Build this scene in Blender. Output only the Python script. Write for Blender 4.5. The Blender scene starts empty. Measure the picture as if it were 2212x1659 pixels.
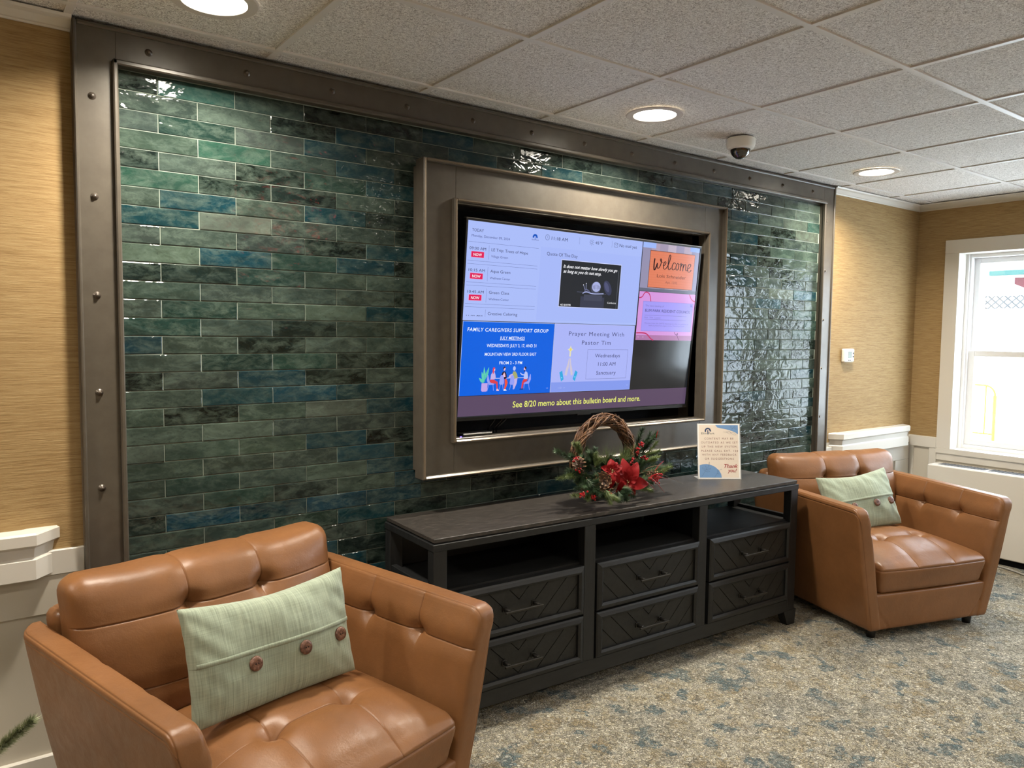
import bpy, math, random
from mathutils import Vector, Matrix
random.seed(7)
SC = bpy.context.scene
COL = SC.collection
PI = math.pi
CAMZ = 1.497

# ------------------------------------------------------------------ camera
YAW, PITCH, ROLL, FPX = .6375, -.0673, .0110, 1643.1
fw = Vector((math.sin(YAW)*math.cos(PITCH), math.cos(YAW)*math.cos(PITCH), math.sin(PITCH)))
rt0 = Vector((math.cos(YAW), -math.sin(YAW), 0)); up0 = rt0.cross(fw)
RT = rt0*math.cos(ROLL)+up0*math.sin(ROLL); UP = -rt0*math.sin(ROLL)+up0*math.cos(ROLL)
cd = bpy.data.cameras.new('camera'); cam = bpy.data.objects.new('camera', cd); COL.objects.link(cam)
cd.sensor_width = 36; cd.lens = 36*FPX/2212; cd.clip_start = .02
cam.matrix_world = Matrix(((RT.x, UP.x, -fw.x, 0), (RT.y, UP.y, -fw.y, 0), (RT.z, UP.z, -fw.z, CAMZ), (0, 0, 0, 1)))
SC.camera = cam
SC.view_settings.view_transform = 'Standard'; SC.view_settings.look = 'None'
SC.view_settings.gamma = 1; SC.view_settings.use_curve_mapping = False
SC.view_settings.exposure = 0.2
SC.cycles.use_denoising = True
SC.cycles.max_bounces = 8

def at(px, py, Y):
    """point of the plane y=Y that the photograph shows at a pixel"""
    d = fw + RT*((px-1106)/FPX) - UP*((py-829.5)/FPX)
    return Vector((0, 0, CAMZ)) + d*(Y/d.y)

# ------------------------------------------------------------------ materials
def lin(c):
    r = []
    for v in c:
        v = v/255.
        r.append(v/12.92 if v <= .04045 else ((v+.055)/1.055)**2.4)
    return tuple(r)+(1.,)
class NT:
    def __init__(s, name):
        s.m = bpy.data.materials.new(name); s.m.use_nodes = True
        s.t = s.m.node_tree; s.n = s.t.nodes; s.n.clear()
        s.out = s.n.new('ShaderNodeOutputMaterial'); s.b = s.n.new('ShaderNodeBsdfPrincipled')
        s.t.links.new(s.b.outputs[0], s.out.inputs[0])
    def set(s, **k):
        for a, v in k.items():
            nm = {'col': 'Base Color', 'rough': 'Roughness', 'metal': 'Metallic', 'spec': 'Specular IOR Level', 'coat': 'Coat Weight', 'crough': 'Coat Roughness',
                  'ec': 'Emission Color', 'es': 'Emission Strength', 'trans': 'Transmission Weight', 'sheen': 'Sheen Weight', 'ior': 'IOR', 'alpha': 'Alpha'}[a]
            s.inp(s.b, nm, v)
        return s
    def inp(s, node, nm, v):
        i = node.inputs[nm]
        if isinstance(v, bpy.types.NodeSocket): s.t.links.new(v, i)
        else: i.default_value = v
    def node(s, typ, **k):
        n = s.n.new(typ)
        for a, v in k.items():
            if a.startswith('_'): setattr(n, a[1:], v)
            else: s.inp(n, a.replace('__', ' '), v)
        return n
    def obj(s, scale=(1, 1, 1), rot=(0, 0, 0)):
        tc = s.node('ShaderNodeTexCoord'); mp = s.node('ShaderNodeMapping', Vector=tc.outputs['Object'])
        mp.inputs['Scale'].default_value = scale; mp.inputs['Rotation'].default_value = rot
        return mp.outputs[0]
    def noise(s, vec, scale, detail=3, rough=.5, dist=0):
        n = s.node('ShaderNodeTexNoise', Vector=vec, Scale=scale, Detail=detail, Roughness=rough, Distortion=dist)
        return n.outputs[0]
    def ramp(s, f, stops, mode='LINEAR'):
        r = s.node('ShaderNodeValToRGB', Fac=f); cr = r.color_ramp; cr.interpolation = mode
        while len(cr.elements) < len(stops): cr.elements.new(.5)
        for e, (p, c) in zip(cr.elements, stops):
            e.position = p; e.color = c if len(c) == 4 else tuple(c)+(1,)
        return r.outputs[0]
    def mix(s, f, a, b, mode='MIX'):
        n = s.n.new('ShaderNodeMix'); n.data_type = 'RGBA'; n.blend_type = mode
        for i, v in ((0, f), (6, a), (7, b)):
            if isinstance(v, bpy.types.NodeSocket): s.t.links.new(v, n.inputs[i])
            else: n.inputs[i].default_value = v
        return n.outputs[2]
    def math(s, op, a, b=0.):
        n = s.n.new('ShaderNodeMath'); n.operation = op
        for i, v in ((0, a), (1, b)):
            if isinstance(v, bpy.types.NodeSocket): s.t.links.new(v, n.inputs[i])
            else: n.inputs[i].default_value = v
        return n.outputs[0]
    def bump(s, h, strength=.5, dist=.01, nrm=None):
        n = s.node('ShaderNodeBump', Height=h, Strength=strength, Distance=dist)
        if nrm is not None: s.t.links.new(nrm, n.inputs['Normal'])
        s.t.links.new(n.outputs[0], s.b.inputs['Normal']); return n.outputs[0]
def g(v): return (v, v, v, 1)
def plain(name, rgb, rough=.5, **k):
    return NT(name).set(col=lin(rgb), rough=rough, **k).m
_em = {}
def emis(rgb, k=1.):
    key = (rgb, k)
    if key not in _em:
        _em[key] = NT('lit_pixels').set(col=(0, 0, 0, 1), rough=.12, spec=.3, ec=lin(rgb), es=k*.87).m
    return _em[key]

def m_leather():
    t = NT('tan_leather'); o = t.obj()
    n1 = t.noise(o, 4, 4, .6); n2 = t.noise(o, 260, 2, .5); n3 = t.noise(o, 30, 4, .6, .5)
    c = t.ramp(n1, [(.3, lin((113, 76, 44))), (.7, lin((134, 91, 55)))])
    c = t.mix(t.math('MULTIPLY', n3, .25), c, lin((110, 70, 42)))
    t.set(col=c, rough=t.ramp(n3, [(.3, g(.34)), (.7, g(.46))]), spec=.45)
    b1 = t.bump(n2, .12, .002); t.bump(n3, .22, .004, b1)
    return t.m
M = {}
M['leather'] = m_leather()
M['leather_seam'] = plain('leather_seam', (120, 62, 28), .5)
def m_fabric():
    t = NT('sage_linen'); o = t.obj((1, 1, 1))
    v = t.noise(t.obj((230, 0, 5)), 1, 3, .75); h = t.noise(t.obj((6, 0, 300)), 1, 2, .6)
    w = t.math('ADD', t.math('MULTIPLY', v, .75), t.math('MULTIPLY', h, .25))
    c = t.ramp(w, [(.36, lin((132, 143, 126))), (.5, lin((150, 161, 143))), (.64, lin((166, 176, 157)))])
    t.set(col=c, rough=.9, spec=.12, sheen=.15)
    b = t.bump(w, .3, .0015); t.bump(t.noise(o, 9, 2, .5, .9), .28, .014, b)
    return t.m
M['sage'] = m_fabric()
def m_button():
    t = NT('coconut_shell'); o = t.obj()
    t.set(col=t.ramp(t.noise(o, 120, 4, .7), [(.35, lin((70, 44, 34))), (.55, lin((112, 78, 62))), (.75, lin((150, 116, 98)))]), rough=.35)
    return t.m
M['button'] = m_button()
M['hole'] = plain('button_hole', (18, 12, 10), .8)
def m_charcoal():
    t = NT('charcoal_wood'); n = t.noise(t.obj((6, 60, 60)), 1, 5, .65, .3)
    t.set(col=t.ramp(n, [(.3, lin((22, 23, 24))), (.7, lin((34, 35, 36)))]), rough=.48, spec=.4)
    t.bump(n, .25, .002); return t.m
M['char'] = m_charcoal()
def m_charcoal_v():
    t = NT('charcoal_wood_upright'); n = t.noise(t.obj((70, 70, 6)), 1, 5, .65, .3)
    t.set(col=t.ramp(n, [(.3, lin((22, 23, 24))), (.7, lin((34, 35, 36)))]), rough=.48, spec=.4)
    t.bump(n, .25, .002); return t.m
M['charv'] = m_charcoal_v()
def m_planks():
    t = NT('charcoal_planks'); n = t.noise(t.obj((60, 60, 60)), 1, 5, .65, .6)
    t.set(col=t.ramp(n, [(.3, lin((25, 25, 24))), (.7, lin((38, 38, 36)))]), rough=.5, spec=.35)
    t.bump(n, .3, .002); return t.m
M['planks'] = m_planks()
def m_top():
    t = NT('weathered_dark_top'); n = t.noise(t.obj((34, 120, 30)), 1, 6, .75, .5); n2 = t.noise(t.obj((3, 8, 3)), 1, 4, .6)
    c = t.ramp(n, [(.3, lin((30, 28, 27))), (.52, lin((58, 54, 50))), (.72, lin((92, 86, 80)))])
    t.set(col=t.mix(t.math('MULTIPLY', n2, .5), c, lin((58, 54, 52))), rough=t.ramp(n, [(.3, g(.28)), (.7, g(.42))]), spec=.5)
    t.bump(n, .3, .002); return t.m
M['top'] = m_top()
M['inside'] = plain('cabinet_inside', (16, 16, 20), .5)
M['handle'] = plain('gunmetal', (62, 60, 57), .38, metal=.8)
M['black'] = plain('black_plastic', (12, 12, 14), .35)
M['matblack'] = plain('matte_black', (9, 9, 12), .8, spec=.2)
M['gloss_black'] = plain('gloss_black', (6, 6, 8), .08)
M['feet'] = plain('dark_leg', (22, 18, 16), .4)
def m_bronze():
    t = NT('bronze_paint'); n = t.noise(t.obj((20, 20, 20)), 1, 3, .6)
    t.set(col=t.ramp(n, [(.3, lin((80, 74, 66))), (.7, lin((89, 83, 74)))]), rough=.32, spec=.6, metal=.1)
    t.bump(t.noise(t.obj((5, 40, 5)), 8, 3), .05, .002); return t.m
M['bronze'] = m_bronze()
M['bronze_lip'] = plain('bronze_bead', (122, 110, 94), .3, metal=.35)
M['rivet'] = plain('rivet_metal', (92, 84, 76), .35, metal=.5)
def m_tile():
    t = NT('glazed_tile'); o = t.obj()
    a = t.node('ShaderNodeVertexColor', _layer_name='tone').outputs[0]
    n = t.noise(t.obj((16, 16, 34)), 1, 7, .72, .45); n2 = t.noise(t.obj((70, 70, 110)), 1, 3, .7, .2)
    veil = t.ramp(n, [(.42, g(0)), (.68, g(.5))])
    c = t.mix(veil, a, lin((98, 114, 104)))
    c = t.mix(t.ramp(n2, [(.28, g(.5)), (.40, g(0))]), c, lin((22, 32, 30)))
    c = t.mix(t.ramp(t.noise(t.obj((5, 5, 12)), 1, 3), [(.35, g(.45)), (.6, g(0))]), c, lin((30, 42, 40)))
    t.set(col=c, rough=.065, spec=.32)
    w1 = t.noise(t.obj((14, 14, 22)), 1, 2, .5, .6); w2 = t.noise(t.obj((60, 60, 60)), 1, 2, .5)
    b = t.bump(w1, .8, .0055); t.bump(w2, .2, .002, b)
    return t.m
M['tile'] = m_tile()
M['grout'] = plain('grout', (128, 138, 128), .85)
def m_wallpaper():
    t = NT('grasscloth'); n = t.noise(t.obj((10, 10, 230)), 1, 4, .75, .25); n2 = t.noise(t.obj((1.5, 1.5, 12)), 1, 2)
    c = t.ramp(n, [(.30, lin((132, 105, 68))), (.5, lin((160, 133, 91))), (.7, lin((176, 152, 110)))])
    t.set(col=t.mix(t.math('MULTIPLY', n2, .18), c, lin((150, 126, 88))), rough=.75, spec=.25)
    t.bump(n, .45, .003); return t.m
M['paper'] = m_wallpaper()
M['white'] = plain('white_trim', (212, 208, 199), .38)
M['cream'] = plain('cream_panel', (200, 194, 180), .5)
M['vinyl'] = plain('white_vinyl', (232, 232, 232), .35)
def m_ceiltile():
    t = NT('fissured_ceiling_tile'); o = t.obj()
    n = t.noise(o, 135, 3, .6, 1.6); n2 = t.noise(o, 240, 2, .6)
    c = t.ramp(n, [(.38, lin((176, 171, 165))), (.49, lin((226, 222, 217))), (.62, lin((250, 248, 244)))])
    c = t.mix(t.ramp(n2, [(.3, g(.8)), (.36, g(0))]), c, lin((104, 96, 88)))
    t.set(col=c, rough=.95, spec=.1)
    t.bump(n, .8, .005); return t.m
M['ceil'] = m_ceiltile()
M['tbar'] = plain('ceiling_grid_paint', (216, 213, 208), .45)
def m_carpet():
    t = NT('patterned_carpet'); o = t.obj()
    def warp(vec, sc, amt):
        wv = t.node('ShaderNodeTexNoise', Vector=vec, Scale=sc, Detail=3.)
        d = t.node('ShaderNodeVectorMath', _operation='MULTIPLY_ADD'); t.t.links.new(wv.outputs[1], d.inputs[0])
        d.inputs[1].default_value = (amt, amt, 0); t.t.links.new(vec, d.inputs[2]); return d.outputs[0]
    ow = warp(o, 60., .020)
    tf_ = t.node('ShaderNodeTexVoronoi', Vector=ow, Scale=98., _feature='F1'); te = t.node('ShaderNodeTexVoronoi', Vector=ow, Scale=98., _feature='DISTANCE_TO_EDGE').outputs[0]
    tc_ = t.node('ShaderNodeSeparateColor', Color=tf_.outputs[1])
    o2 = warp(warp(tf_.outputs[2], 4., .10), 34., .014)
    ve = t.node('ShaderNodeTexVoronoi', Vector=o2, Scale=8.5, _feature='DISTANCE_TO_EDGE').outputs[0]
    vc = t.node('ShaderNodeTexVoronoi', Vector=o2, Scale=8.5, _feature='F1')
    sep = t.node('ShaderNodeSeparateColor', Color=vc.outputs[1])
    n = t.noise(o2, 9, 5, .7, .6); nb = t.noise(o, 1.7, 3, .6, .6); nf = t.noise(ow, 150, 3, .75, 1.6); nm = t.noise(o2, 30, 3, .7, .8)
    base = t.ramp(n, [(.30, lin((146, 142, 128))), (.42, lin((198, 182, 144))), (.50, lin((220, 210, 180))), (.60, lin((192, 186, 170))), (.72, lin((230, 222, 198)))])
    base = t.mix(t.ramp(nb, [(.45, g(0)), (.62, g(.55))]), base, lin((158, 162, 156)))
    inner = t.mix(t.ramp(sep.outputs[0], [(.26, g(0)), (.30, g(1))]), lin((108, 132, 136)), lin((188, 170, 132)))
    inner = t.mix(t.ramp(sep.outputs[1], [(.5, g(0)), (.55, g(1))]), inner, base)
    c = t.mix(t.ramp(ve, [(.18, g(0)), (.22, g(.85))]), base, inner)
    ring = t.ramp(ve, [(.03, g(0)), (.045, g(1)), (.09, g(1)), (.11, g(0))])
    c = t.mix(t.math('MULTIPLY', ring, t.ramp(nm, [(.40, g(.1)), (.52, g(1))])), c, lin((236, 230, 210)))
    dk = t.ramp(ve, [(.105, g(0)), (.12, g(.7)), (.15, g(.7)), (.17, g(0))])
    c = t.mix(t.math('MULTIPLY', dk, t.ramp(n, [(.4, g(1)), (.55, g(.2))])), c, lin((106, 108, 100)))
    blu = t.math('MULTIPLY', t.ramp(t.noise(o2, 9., 2, .5, .3), [(.60, g(0)), (.63, g(1))]), t.ramp(nm, [(.36, g(.2)), (.46, g(1))]))
    c = t.mix(blu, c, lin((108, 132, 136)))
    c = t.mix(t.ramp(tc_.outputs[0], [(0, g(.45)), (.34, g(0))]), c, lin((112, 106, 92)))
    c = t.mix(t.ramp(tc_.outputs[1], [(.5, g(0)), (1, g(.5))]), c, lin((250, 244, 228)))
    c = t.mix(t.math('MULTIPLY', t.ramp(te, [(.02, g(.62)), (.15, g(0))]), t.ramp(t.noise(ow, 42, 2), [(.42, g(.15)), (.56, g(1))])), c, lin((84, 80, 70)))  # shade between the pile tufts, painted as dark lines along their edges
    c = t.mix(t.ramp(nf, [(.36, g(.55)), (.48, g(0))]), c, lin((100, 95, 82)))
    c = t.mix(t.ramp(t.noise(ow, 60, 3, .7, 2.4), [(.34, g(.6)), (.46, g(0))]), c, lin((92, 88, 76)))  # curly dark gaps: pile shadow put into the carpet colour
    nf = t.math('ADD', t.math('MULTIPLY', t.ramp(te, [(0, g(0)), (.2, g(1))]), .7), t.math('MULTIPLY', nf, .5))
    t.set(col=c, rough=1., spec=.05, sheen=.2)
    b = t.bump(nf, 1., .016); t.bump(t.noise(o, 300, 2), .6, .004, b)
    return t.m
M['carpet'] = m_carpet()
def m_needle(name, a, b):
    t = NT(name); t.set(col=t.ramp(t.noise(t.obj(), 40, 2), [(.35, lin(a)), (.65, lin(b))]), rough=.5, spec=.4); return t.m
M['pine'] = m_needle('pine_green', (30, 48, 32), (78, 104, 72))
M['pine2'] = m_needle('fir_green', (74, 92, 54), (122, 138, 84))
M['pine3'] = m_needle('spruce_green', (112, 120, 84), (190, 194, 160))
M['vine'] = m_needle('grapevine', (58, 38, 26), (128, 92, 62))
M['stem'] = plain('twig', (84, 62, 40), .7)
M['berry'] = plain('red_berry', (150, 16, 22), .22)
M['petal'] = NT('poinsettia_velvet').set(col=lin((118, 4, 10)), rough=.6, sheen=.06, spec=.15).m
M['petal_vein'] = plain('petal_vein', (120, 6, 12), .6)
M['stamen'] = plain('stamen', (214, 204, 150), .5)
def m_cone():
    t = NT('pine_cone_scale'); t.set(col=t.ramp(t.noise(t.obj(), 60, 3), [(.35, lin((48, 30, 20))), (.65, lin((96, 66, 44)))]), rough=.6); return t.m
M['cone'] = m_cone()
M['cone_tip'] = plain('pine_cone_tip', (150, 116, 82), .6)
M['lens'] = NT('lit_lens').set(col=lin((255, 250, 240)), ec=lin((255, 246, 228)), es=12.).m
M['lamp_trim'] = plain('lamp_trim', (206, 198, 190), .4)
M['plastic'] = plain('white_plastic', (230, 228, 220), .4)
M['lcd'] = plain('grey_lcd', (104, 116, 104), .3)
M['dome'] = NT('smoked_dome').set(col=lin((20, 18, 18)), rough=.04, spec=.8, coat=1.).m
def m_glass():
    t = NT('window_glass'); n = t.n
    tr = n.new('ShaderNodeBsdfTransparent'); gl = n.new('ShaderNodeBsdfGlossy'); gl.inputs['Roughness'].default_value = 0.02
    mx = n.new('ShaderNodeMixShader'); mx.inputs[0].default_value = .05
    t.t.links.new(tr.outputs[0], mx.inputs[1]); t.t.links.new(gl.outputs[0], mx.inputs[2]); t.t.links.new(mx.outputs[0], t.out.inputs[0])
    return t.m
M['glass'] = m_glass()
M['outside'] = plain('bright_siding', (244, 244, 240), .8)
M['snowy'] = plain('pale_pavement', (236, 236, 234), .9)
M['shingle'] = plain('dark_red_shingle', (62, 12, 16), .8)
M['teal'] = plain('teal_gutter', (14, 62, 56), .6)
M['yellow'] = plain('yellow_rail', (150, 132, 6), .5)
M['lattice'] = plain('grey_lattice', (62, 62, 62), .8)
M['paperw'] = plain('cream_paper', (226, 214, 200), .7)
M['paper_blue'] = plain('print_blue', (112, 152, 200), .7)
M['paper_navy'] = plain('print_navy', (30, 56, 96), .7)
M['paper_line'] = plain('print_line', (70, 92, 120), .7)
M['paper_brown'] = plain('print_brown', (128, 84, 78), .7)
M['paper_grey'] = plain('print_grey', (90, 96, 96), .7)
M['paper_red'] = plain('print_red', (150, 24, 34), .7)
M['acrylic'] = plain('acrylic_edge', (238, 240, 240), .08, alpha=.35)
M['grille'] = plain('grille_dark', (60, 62, 66), .5)
M['cord'] = plain('grey_cord', (150, 148, 142), .5)
M['exit_red'] = NT('exit_red').set(col=(.2, 0, 0, 1), ec=lin((255, 20, 40)), es=9.).m

# ------------------------------------------------------------------ mesh helper
class MB:
    def __init__(s): s.v = []; s.f = []; s.mi = []; s.mats = []
    def m(s, mat):
        if mat not in s.mats: s.mats.append(mat)
        return s.mats.index(mat)
    def add(s, vs, fs, mat):
        k = len(s.v); i = s.m(mat); s.v += [tuple(p) for p in vs]
        for f in fs: s.f.append(tuple(k+j for j in f)); s.mi.append(i)
    def box(s, a, b, mat, bev=0.):
        x0, y0, z0 = [min(a[i], b[i]) for i in range(3)]; x1, y1, z1 = [max(a[i], b[i]) for i in range(3)]
        if bev <= 0:
            vs = [(x0, y0, z0), (x1, y0, z0), (x1, y1, z0), (x0, y1, z0), (x0, y0, z1), (x1, y0, z1), (x1, y1, z1), (x0, y1, z1)]
            s.add(vs, [(0, 3, 2, 1), (4, 5, 6, 7), (0, 1, 5, 4), (1, 2, 6, 5), (2, 3, 7, 6), (3, 0, 4, 7)], mat); return
        e = bev; vs = []; fs = []
        # chamfered box
        def idx(cx, cy, cz, ax): return ((cx*2+cy)*2+cz)*3+ax
        for cx in (0, 1):
            for cy in (0, 1):
                for cz in (0, 1):
                    p = [x1 if cx else x0, y1 if cy else y0, z1 if cz else z0]; sg = [-1 if cx else 1, -1 if cy else 1, -1 if cz else 1]
                    for ax in range(3):
                        q = [p[i]+(0 if i == ax else sg[i]*e) for i in range(3)]; vs.append(q)
        I = idx
        for c in (0, 1):
            fs.append([I(c, 0, 0, 0), I(c, 1, 0, 0), I(c, 1, 1, 0), I(c, 0, 1, 0)]); fs.append([I(0, c, 0, 1), I(1, c, 0, 1), I(1, c, 1, 1), I(0, c, 1, 1)]); fs.append([I(0, 0, c, 2), I(1, 0, c, 2), I(1, 1, c, 2), I(0, 1, c, 2)])
            for d in (0, 1):
                fs.append([I(c, d, 0, 0), I(c, d, 1, 0), I(c, d, 1, 1), I(c, d, 0, 1)]); fs.append([I(c, 0, d, 0), I(c, 1, d, 0), I(c, 1, d, 2), I(c, 0, d, 2)]); fs.append([I(0, c, d, 1), I(1, c, d, 1), I(1, c, d, 2), I(0, c, d, 2)])
        for cx in (0, 1):
            for cy in (0, 1):
                for cz in (0, 1): fs.append([I(cx, cy, cz, 0), I(cx, cy, cz, 1), I(cx, cy, cz, 2)])
        cen = Vector(((x0+x1)/2, (y0+y1)/2, (z0+z1)/2)); out = []
        for f in fs:
            P = [Vector(vs[i]) for i in f]; n = (P[1]-P[0]).cross(P[2]-P[0]); c = sum(P, Vector())/len(P)
            out.append(f if n.dot(c-cen) > 0 else f[::-1])
        s.add(vs, out, mat)
    def tube(s, pts, r, mat, seg=8, caps=True, closed=False):
        pts = [Vector(p) for p in pts]; n = len(pts); rs = r if isinstance(r, (list, tuple)) else [r]*n
        vs = []; fs = []; prev = None
        for i, p in enumerate(pts):
            if closed: t = pts[(i+1) % n]-pts[i-1]
            else: t = pts[min(i+1, n-1)]-pts[max(i-1, 0)]
            t = t.normalized() if t.length > 1e-9 else Vector((0, 0, 1))
            if prev is None: a = t.orthogonal().normalized()
            else:
                a = prev-t*prev.dot(t); a = a.normalized() if a.length > 1e-6 else t.orthogonal().normalized()
            prev = a; b = t.cross(a)
            for k in range(seg):
                w = 2*PI*k/seg; vs.append(p+(a*math.cos(w)+b*math.sin(w))*rs[i])
        rng = n if closed else n-1
        for i in range(rng):
            j = (i+1) % n
            for k in range(seg):
                l = (k+1) % seg; fs.append((i*seg+k, i*seg+l, j*seg+l, j*seg+k))
        if caps and not closed: fs.append(tuple(range(seg))[::-1]); fs.append(tuple((n-1)*seg+k for k in range(seg)))
        s.add(vs, fs, mat)
    def lathe(s, prof, c, mat, seg=32, M3=None):
        vs = []; fs = []; c = Vector(c)
        for r, z in prof:
            for k in range(seg):
                w = 2*PI*k/seg; p = Vector((r*math.cos(w), r*math.sin(w), z))
                if M3 is not None: p = M3 @ p
                vs.append(c+p)
        for i in range(len(prof)-1):
            for k in range(seg):
                l = (k+1) % seg; fs.append((i*seg+k, i*seg+l, (i+1)*seg+l, (i+1)*seg+k))
        s.add(vs, fs, mat)
    def prism(s, poly, fn, d0, d1, mat, caps=True):
        """poly of 2-D points, fn(a, b, d) -> 3-D"""
        n = len(poly); vs = [fn(a, b, d0) for a, b in poly]+[fn(a, b, d1) for a, b in poly]
        fs = [(i, (i+1) % n, n+(i+1) % n, n+i) for i in range(n)]
        if caps: fs += [tuple(range(n))[::-1], tuple(range(n, 2*n))]
        s.add(vs, fs, mat)
    def build(s, name, parent=None, smooth=False, sharp=None):
        me = bpy.data.meshes.new(name); me.from_pydata(s.v, [], s.f)
        for m in s.mats: me.materials.append(m)
        me.polygons.foreach_set('material_index', s.mi)
        if smooth:
            me.polygons.foreach_set('use_smooth', [True]*len(me.polygons))
            if sharp: me.set_sharp_from_angle(angle=math.radians(sharp))
        me.update()
        o = bpy.data.objects.new(name, me); COL.objects.link(o)
        if parent: o.parent = parent
        return o
def fixn(o):
    import bmesh
    b = bmesh.new(); b.from_mesh(o.data); bmesh.ops.recalc_face_normals(b, faces=b.faces); b.to_mesh(o.data); b.free(); return o
def thing(name, label, cat, loc=(0, 0, 0), rz=0, group=None):
    o = bpy.data.objects.new(name, None); COL.objects.link(o); o.empty_display_size = .1
    o.location = loc; o.rotation_euler = (0, 0, rz); return tag(o, label, cat, group)
def tag(o, label, cat, group=None):
    o['label'] = label; o['category'] = cat
    if group: o['group'] = group
    return o
def struct(o): o['kind'] = 'structure'; return o
def dup_tree(o, parent=None):
    c = o.copy(); COL.objects.link(c)
    if parent is not None: c.parent = parent
    for ch in list(o.children): dup_tree(ch, c)
    return c

# ------------------------------------------------------------------ lettering
_tc = {}
def glyphs(body, shear=0., bold=0., space=1., word=1.):
    key = (body, shear, bold, space, word)
    if key in _tc: return _tc[key]
    cu = bpy.data.curves.new('lettering', 'FONT'); cu.body = body; cu.size = 1; cu.shear = shear; cu.offset = bold
    cu.space_character = space; cu.space_word = word; cu.resolution_u = 3
    o = bpy.data.objects.new('lettering', cu); COL.objects.link(o)
    dg = bpy.context.evaluated_depsgraph_get(); dg.update()
    me = bpy.data.meshes.new_from_object(o.evaluated_get(dg))
    vs = [tuple(v.co) for v in me.vertices]; fs = [tuple(p.vertices) for p in me.polygons]
    bpy.data.objects.remove(o); bpy.data.meshes.remove(me); bpy.data.curves.remove(cu)
    _tc[key] = (vs, fs); return vs, fs
def txt(mb, P, body, u0, v, u1, cap, mat, lift=.0006, cut=None, **k):
    """write body between u0 and u1 on the surface P(u, v, lift), baseline v, capital height cap"""
    vs, fs = glyphs(body, **k)
    if not vs: return
    x0 = min(p[0] for p in vs); x1 = max(p[0] for p in vs); sx = (u1-u0)/(x1-x0); sy = cap/.73
    out = []
    for p in vs:
        y = p[1]*sy
        if cut is not None: y = max(y, cut)
        out.append(P(u0+(p[0]-x0)*sx, v-y, lift))
    mb.add(out, fs, mat)
def rect(mb, P, u0, v0, u1, v1, mat, lift=.0003):
    mb.add([P(u0, v1, lift), P(u1, v1, lift), P(u1, v0, lift), P(u0, v0, lift)], [(0, 1, 2, 3)], mat)
def poly(mb, P, pts, mat, lift=.0005): mb.add([P(a, b, lift) for a, b in pts], [tuple(range(len(pts)))], mat)
def stroke(mb, P, pts, w, mat, lift=.0006, smooth=0):
    for _ in range(smooth):
        q = [pts[0]]
        for a, b in zip(pts, pts[1:]): q += [(a[0]*.75+b[0]*.25, a[1]*.75+b[1]*.25), (a[0]*.25+b[0]*.75, a[1]*.25+b[1]*.75)]
        q.append(pts[-1]); pts = q
    L = []; R = []; n = len(pts)
    for i, p in enumerate(pts):
        a = pts[max(i-1, 0)]; b = pts[min(i+1, n-1)]; dx, dy = b[0]-a[0], b[1]-a[1]; l = math.hypot(dx, dy) or 1
        wi = (w[0]+(w[1]-w[0])*abs(dy)/l) if isinstance(w, tuple) else w
        nx, ny = -dy/l*wi/2, dx/l*wi/2; L.append((p[0]+nx, p[1]+ny)); R.append((p[0]-nx, p[1]-ny))
    vs = [P(a, b, lift) for a, b in L]+[P(a, b, lift) for a, b in R]
    mb.add(vs, [(i, i+1, n+i+1, n+i) for i in range(n-1)], mat)
def ell(mb, P, cu, cv, ru, rv, mat, lift=.0005, a0=0, a1=2*PI, n=24, rot=0):
    pts = []
    for i in range(n):
        w = a0+(a1-a0)*i/(n if a1-a0 >= 2*PI-.001 else n-1); a, b = ru*math.cos(w), rv*math.sin(w)
        pts.append((cu+a*math.cos(rot)-b*math.sin(rot), cv+a*math.sin(rot)+b*math.cos(rot)))
    poly(mb, P, pts, mat, lift)
def leafp(mb, P, a, b, w, mat, lift=.0006):
    dx, dy = b[0]-a[0], b[1]-a[1]; L = math.hypot(dx, dy); n = (-dy/L, dx/L); A = []; B = []
    for i in range(9):
        t = i/8; k = math.sin(PI*t**.85)*w/2; A.append((a[0]+dx*t+n[0]*k, a[1]+dy*t+n[1]*k)); B.append((a[0]+dx*t-n[0]*k, a[1]+dy*t-n[1]*k))
    poly(mb, P, A+B[::-1][1:-1], mat, lift)

# ------------------------------------------------------------------ the room
XR, YB, ZC = 5.71, 2.75, 2.44
XL, YF = -2.6, -4.2
b = MB(); b.box((XL, YF, -.05), (XR+.2, YB+.25, 0), M['carpet']); struct(b.build('floor'))
b = MB(); b.box((XL, YF, ZC+.006), (XR+.2, YB+.25, ZC+.06), M['ceil']); struct(b.build('ceiling'))
# ceiling grid
b = MB(); gx = [.929+.6096*i for i in range(-5, 8)]; gy = [2.614-.6125*i for i in range(0, 12)]
for y in gy: b.box((XL, y-.012, ZC-.001), (XR, y+.012, ZC+.008), M['tbar'], .001)
for x in gx: b.box((x-.012, YF, ZC), (x+.012, 2.70, ZC+.008), M['tbar'], .001)
struct(b.build('trim_1'))
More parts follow.
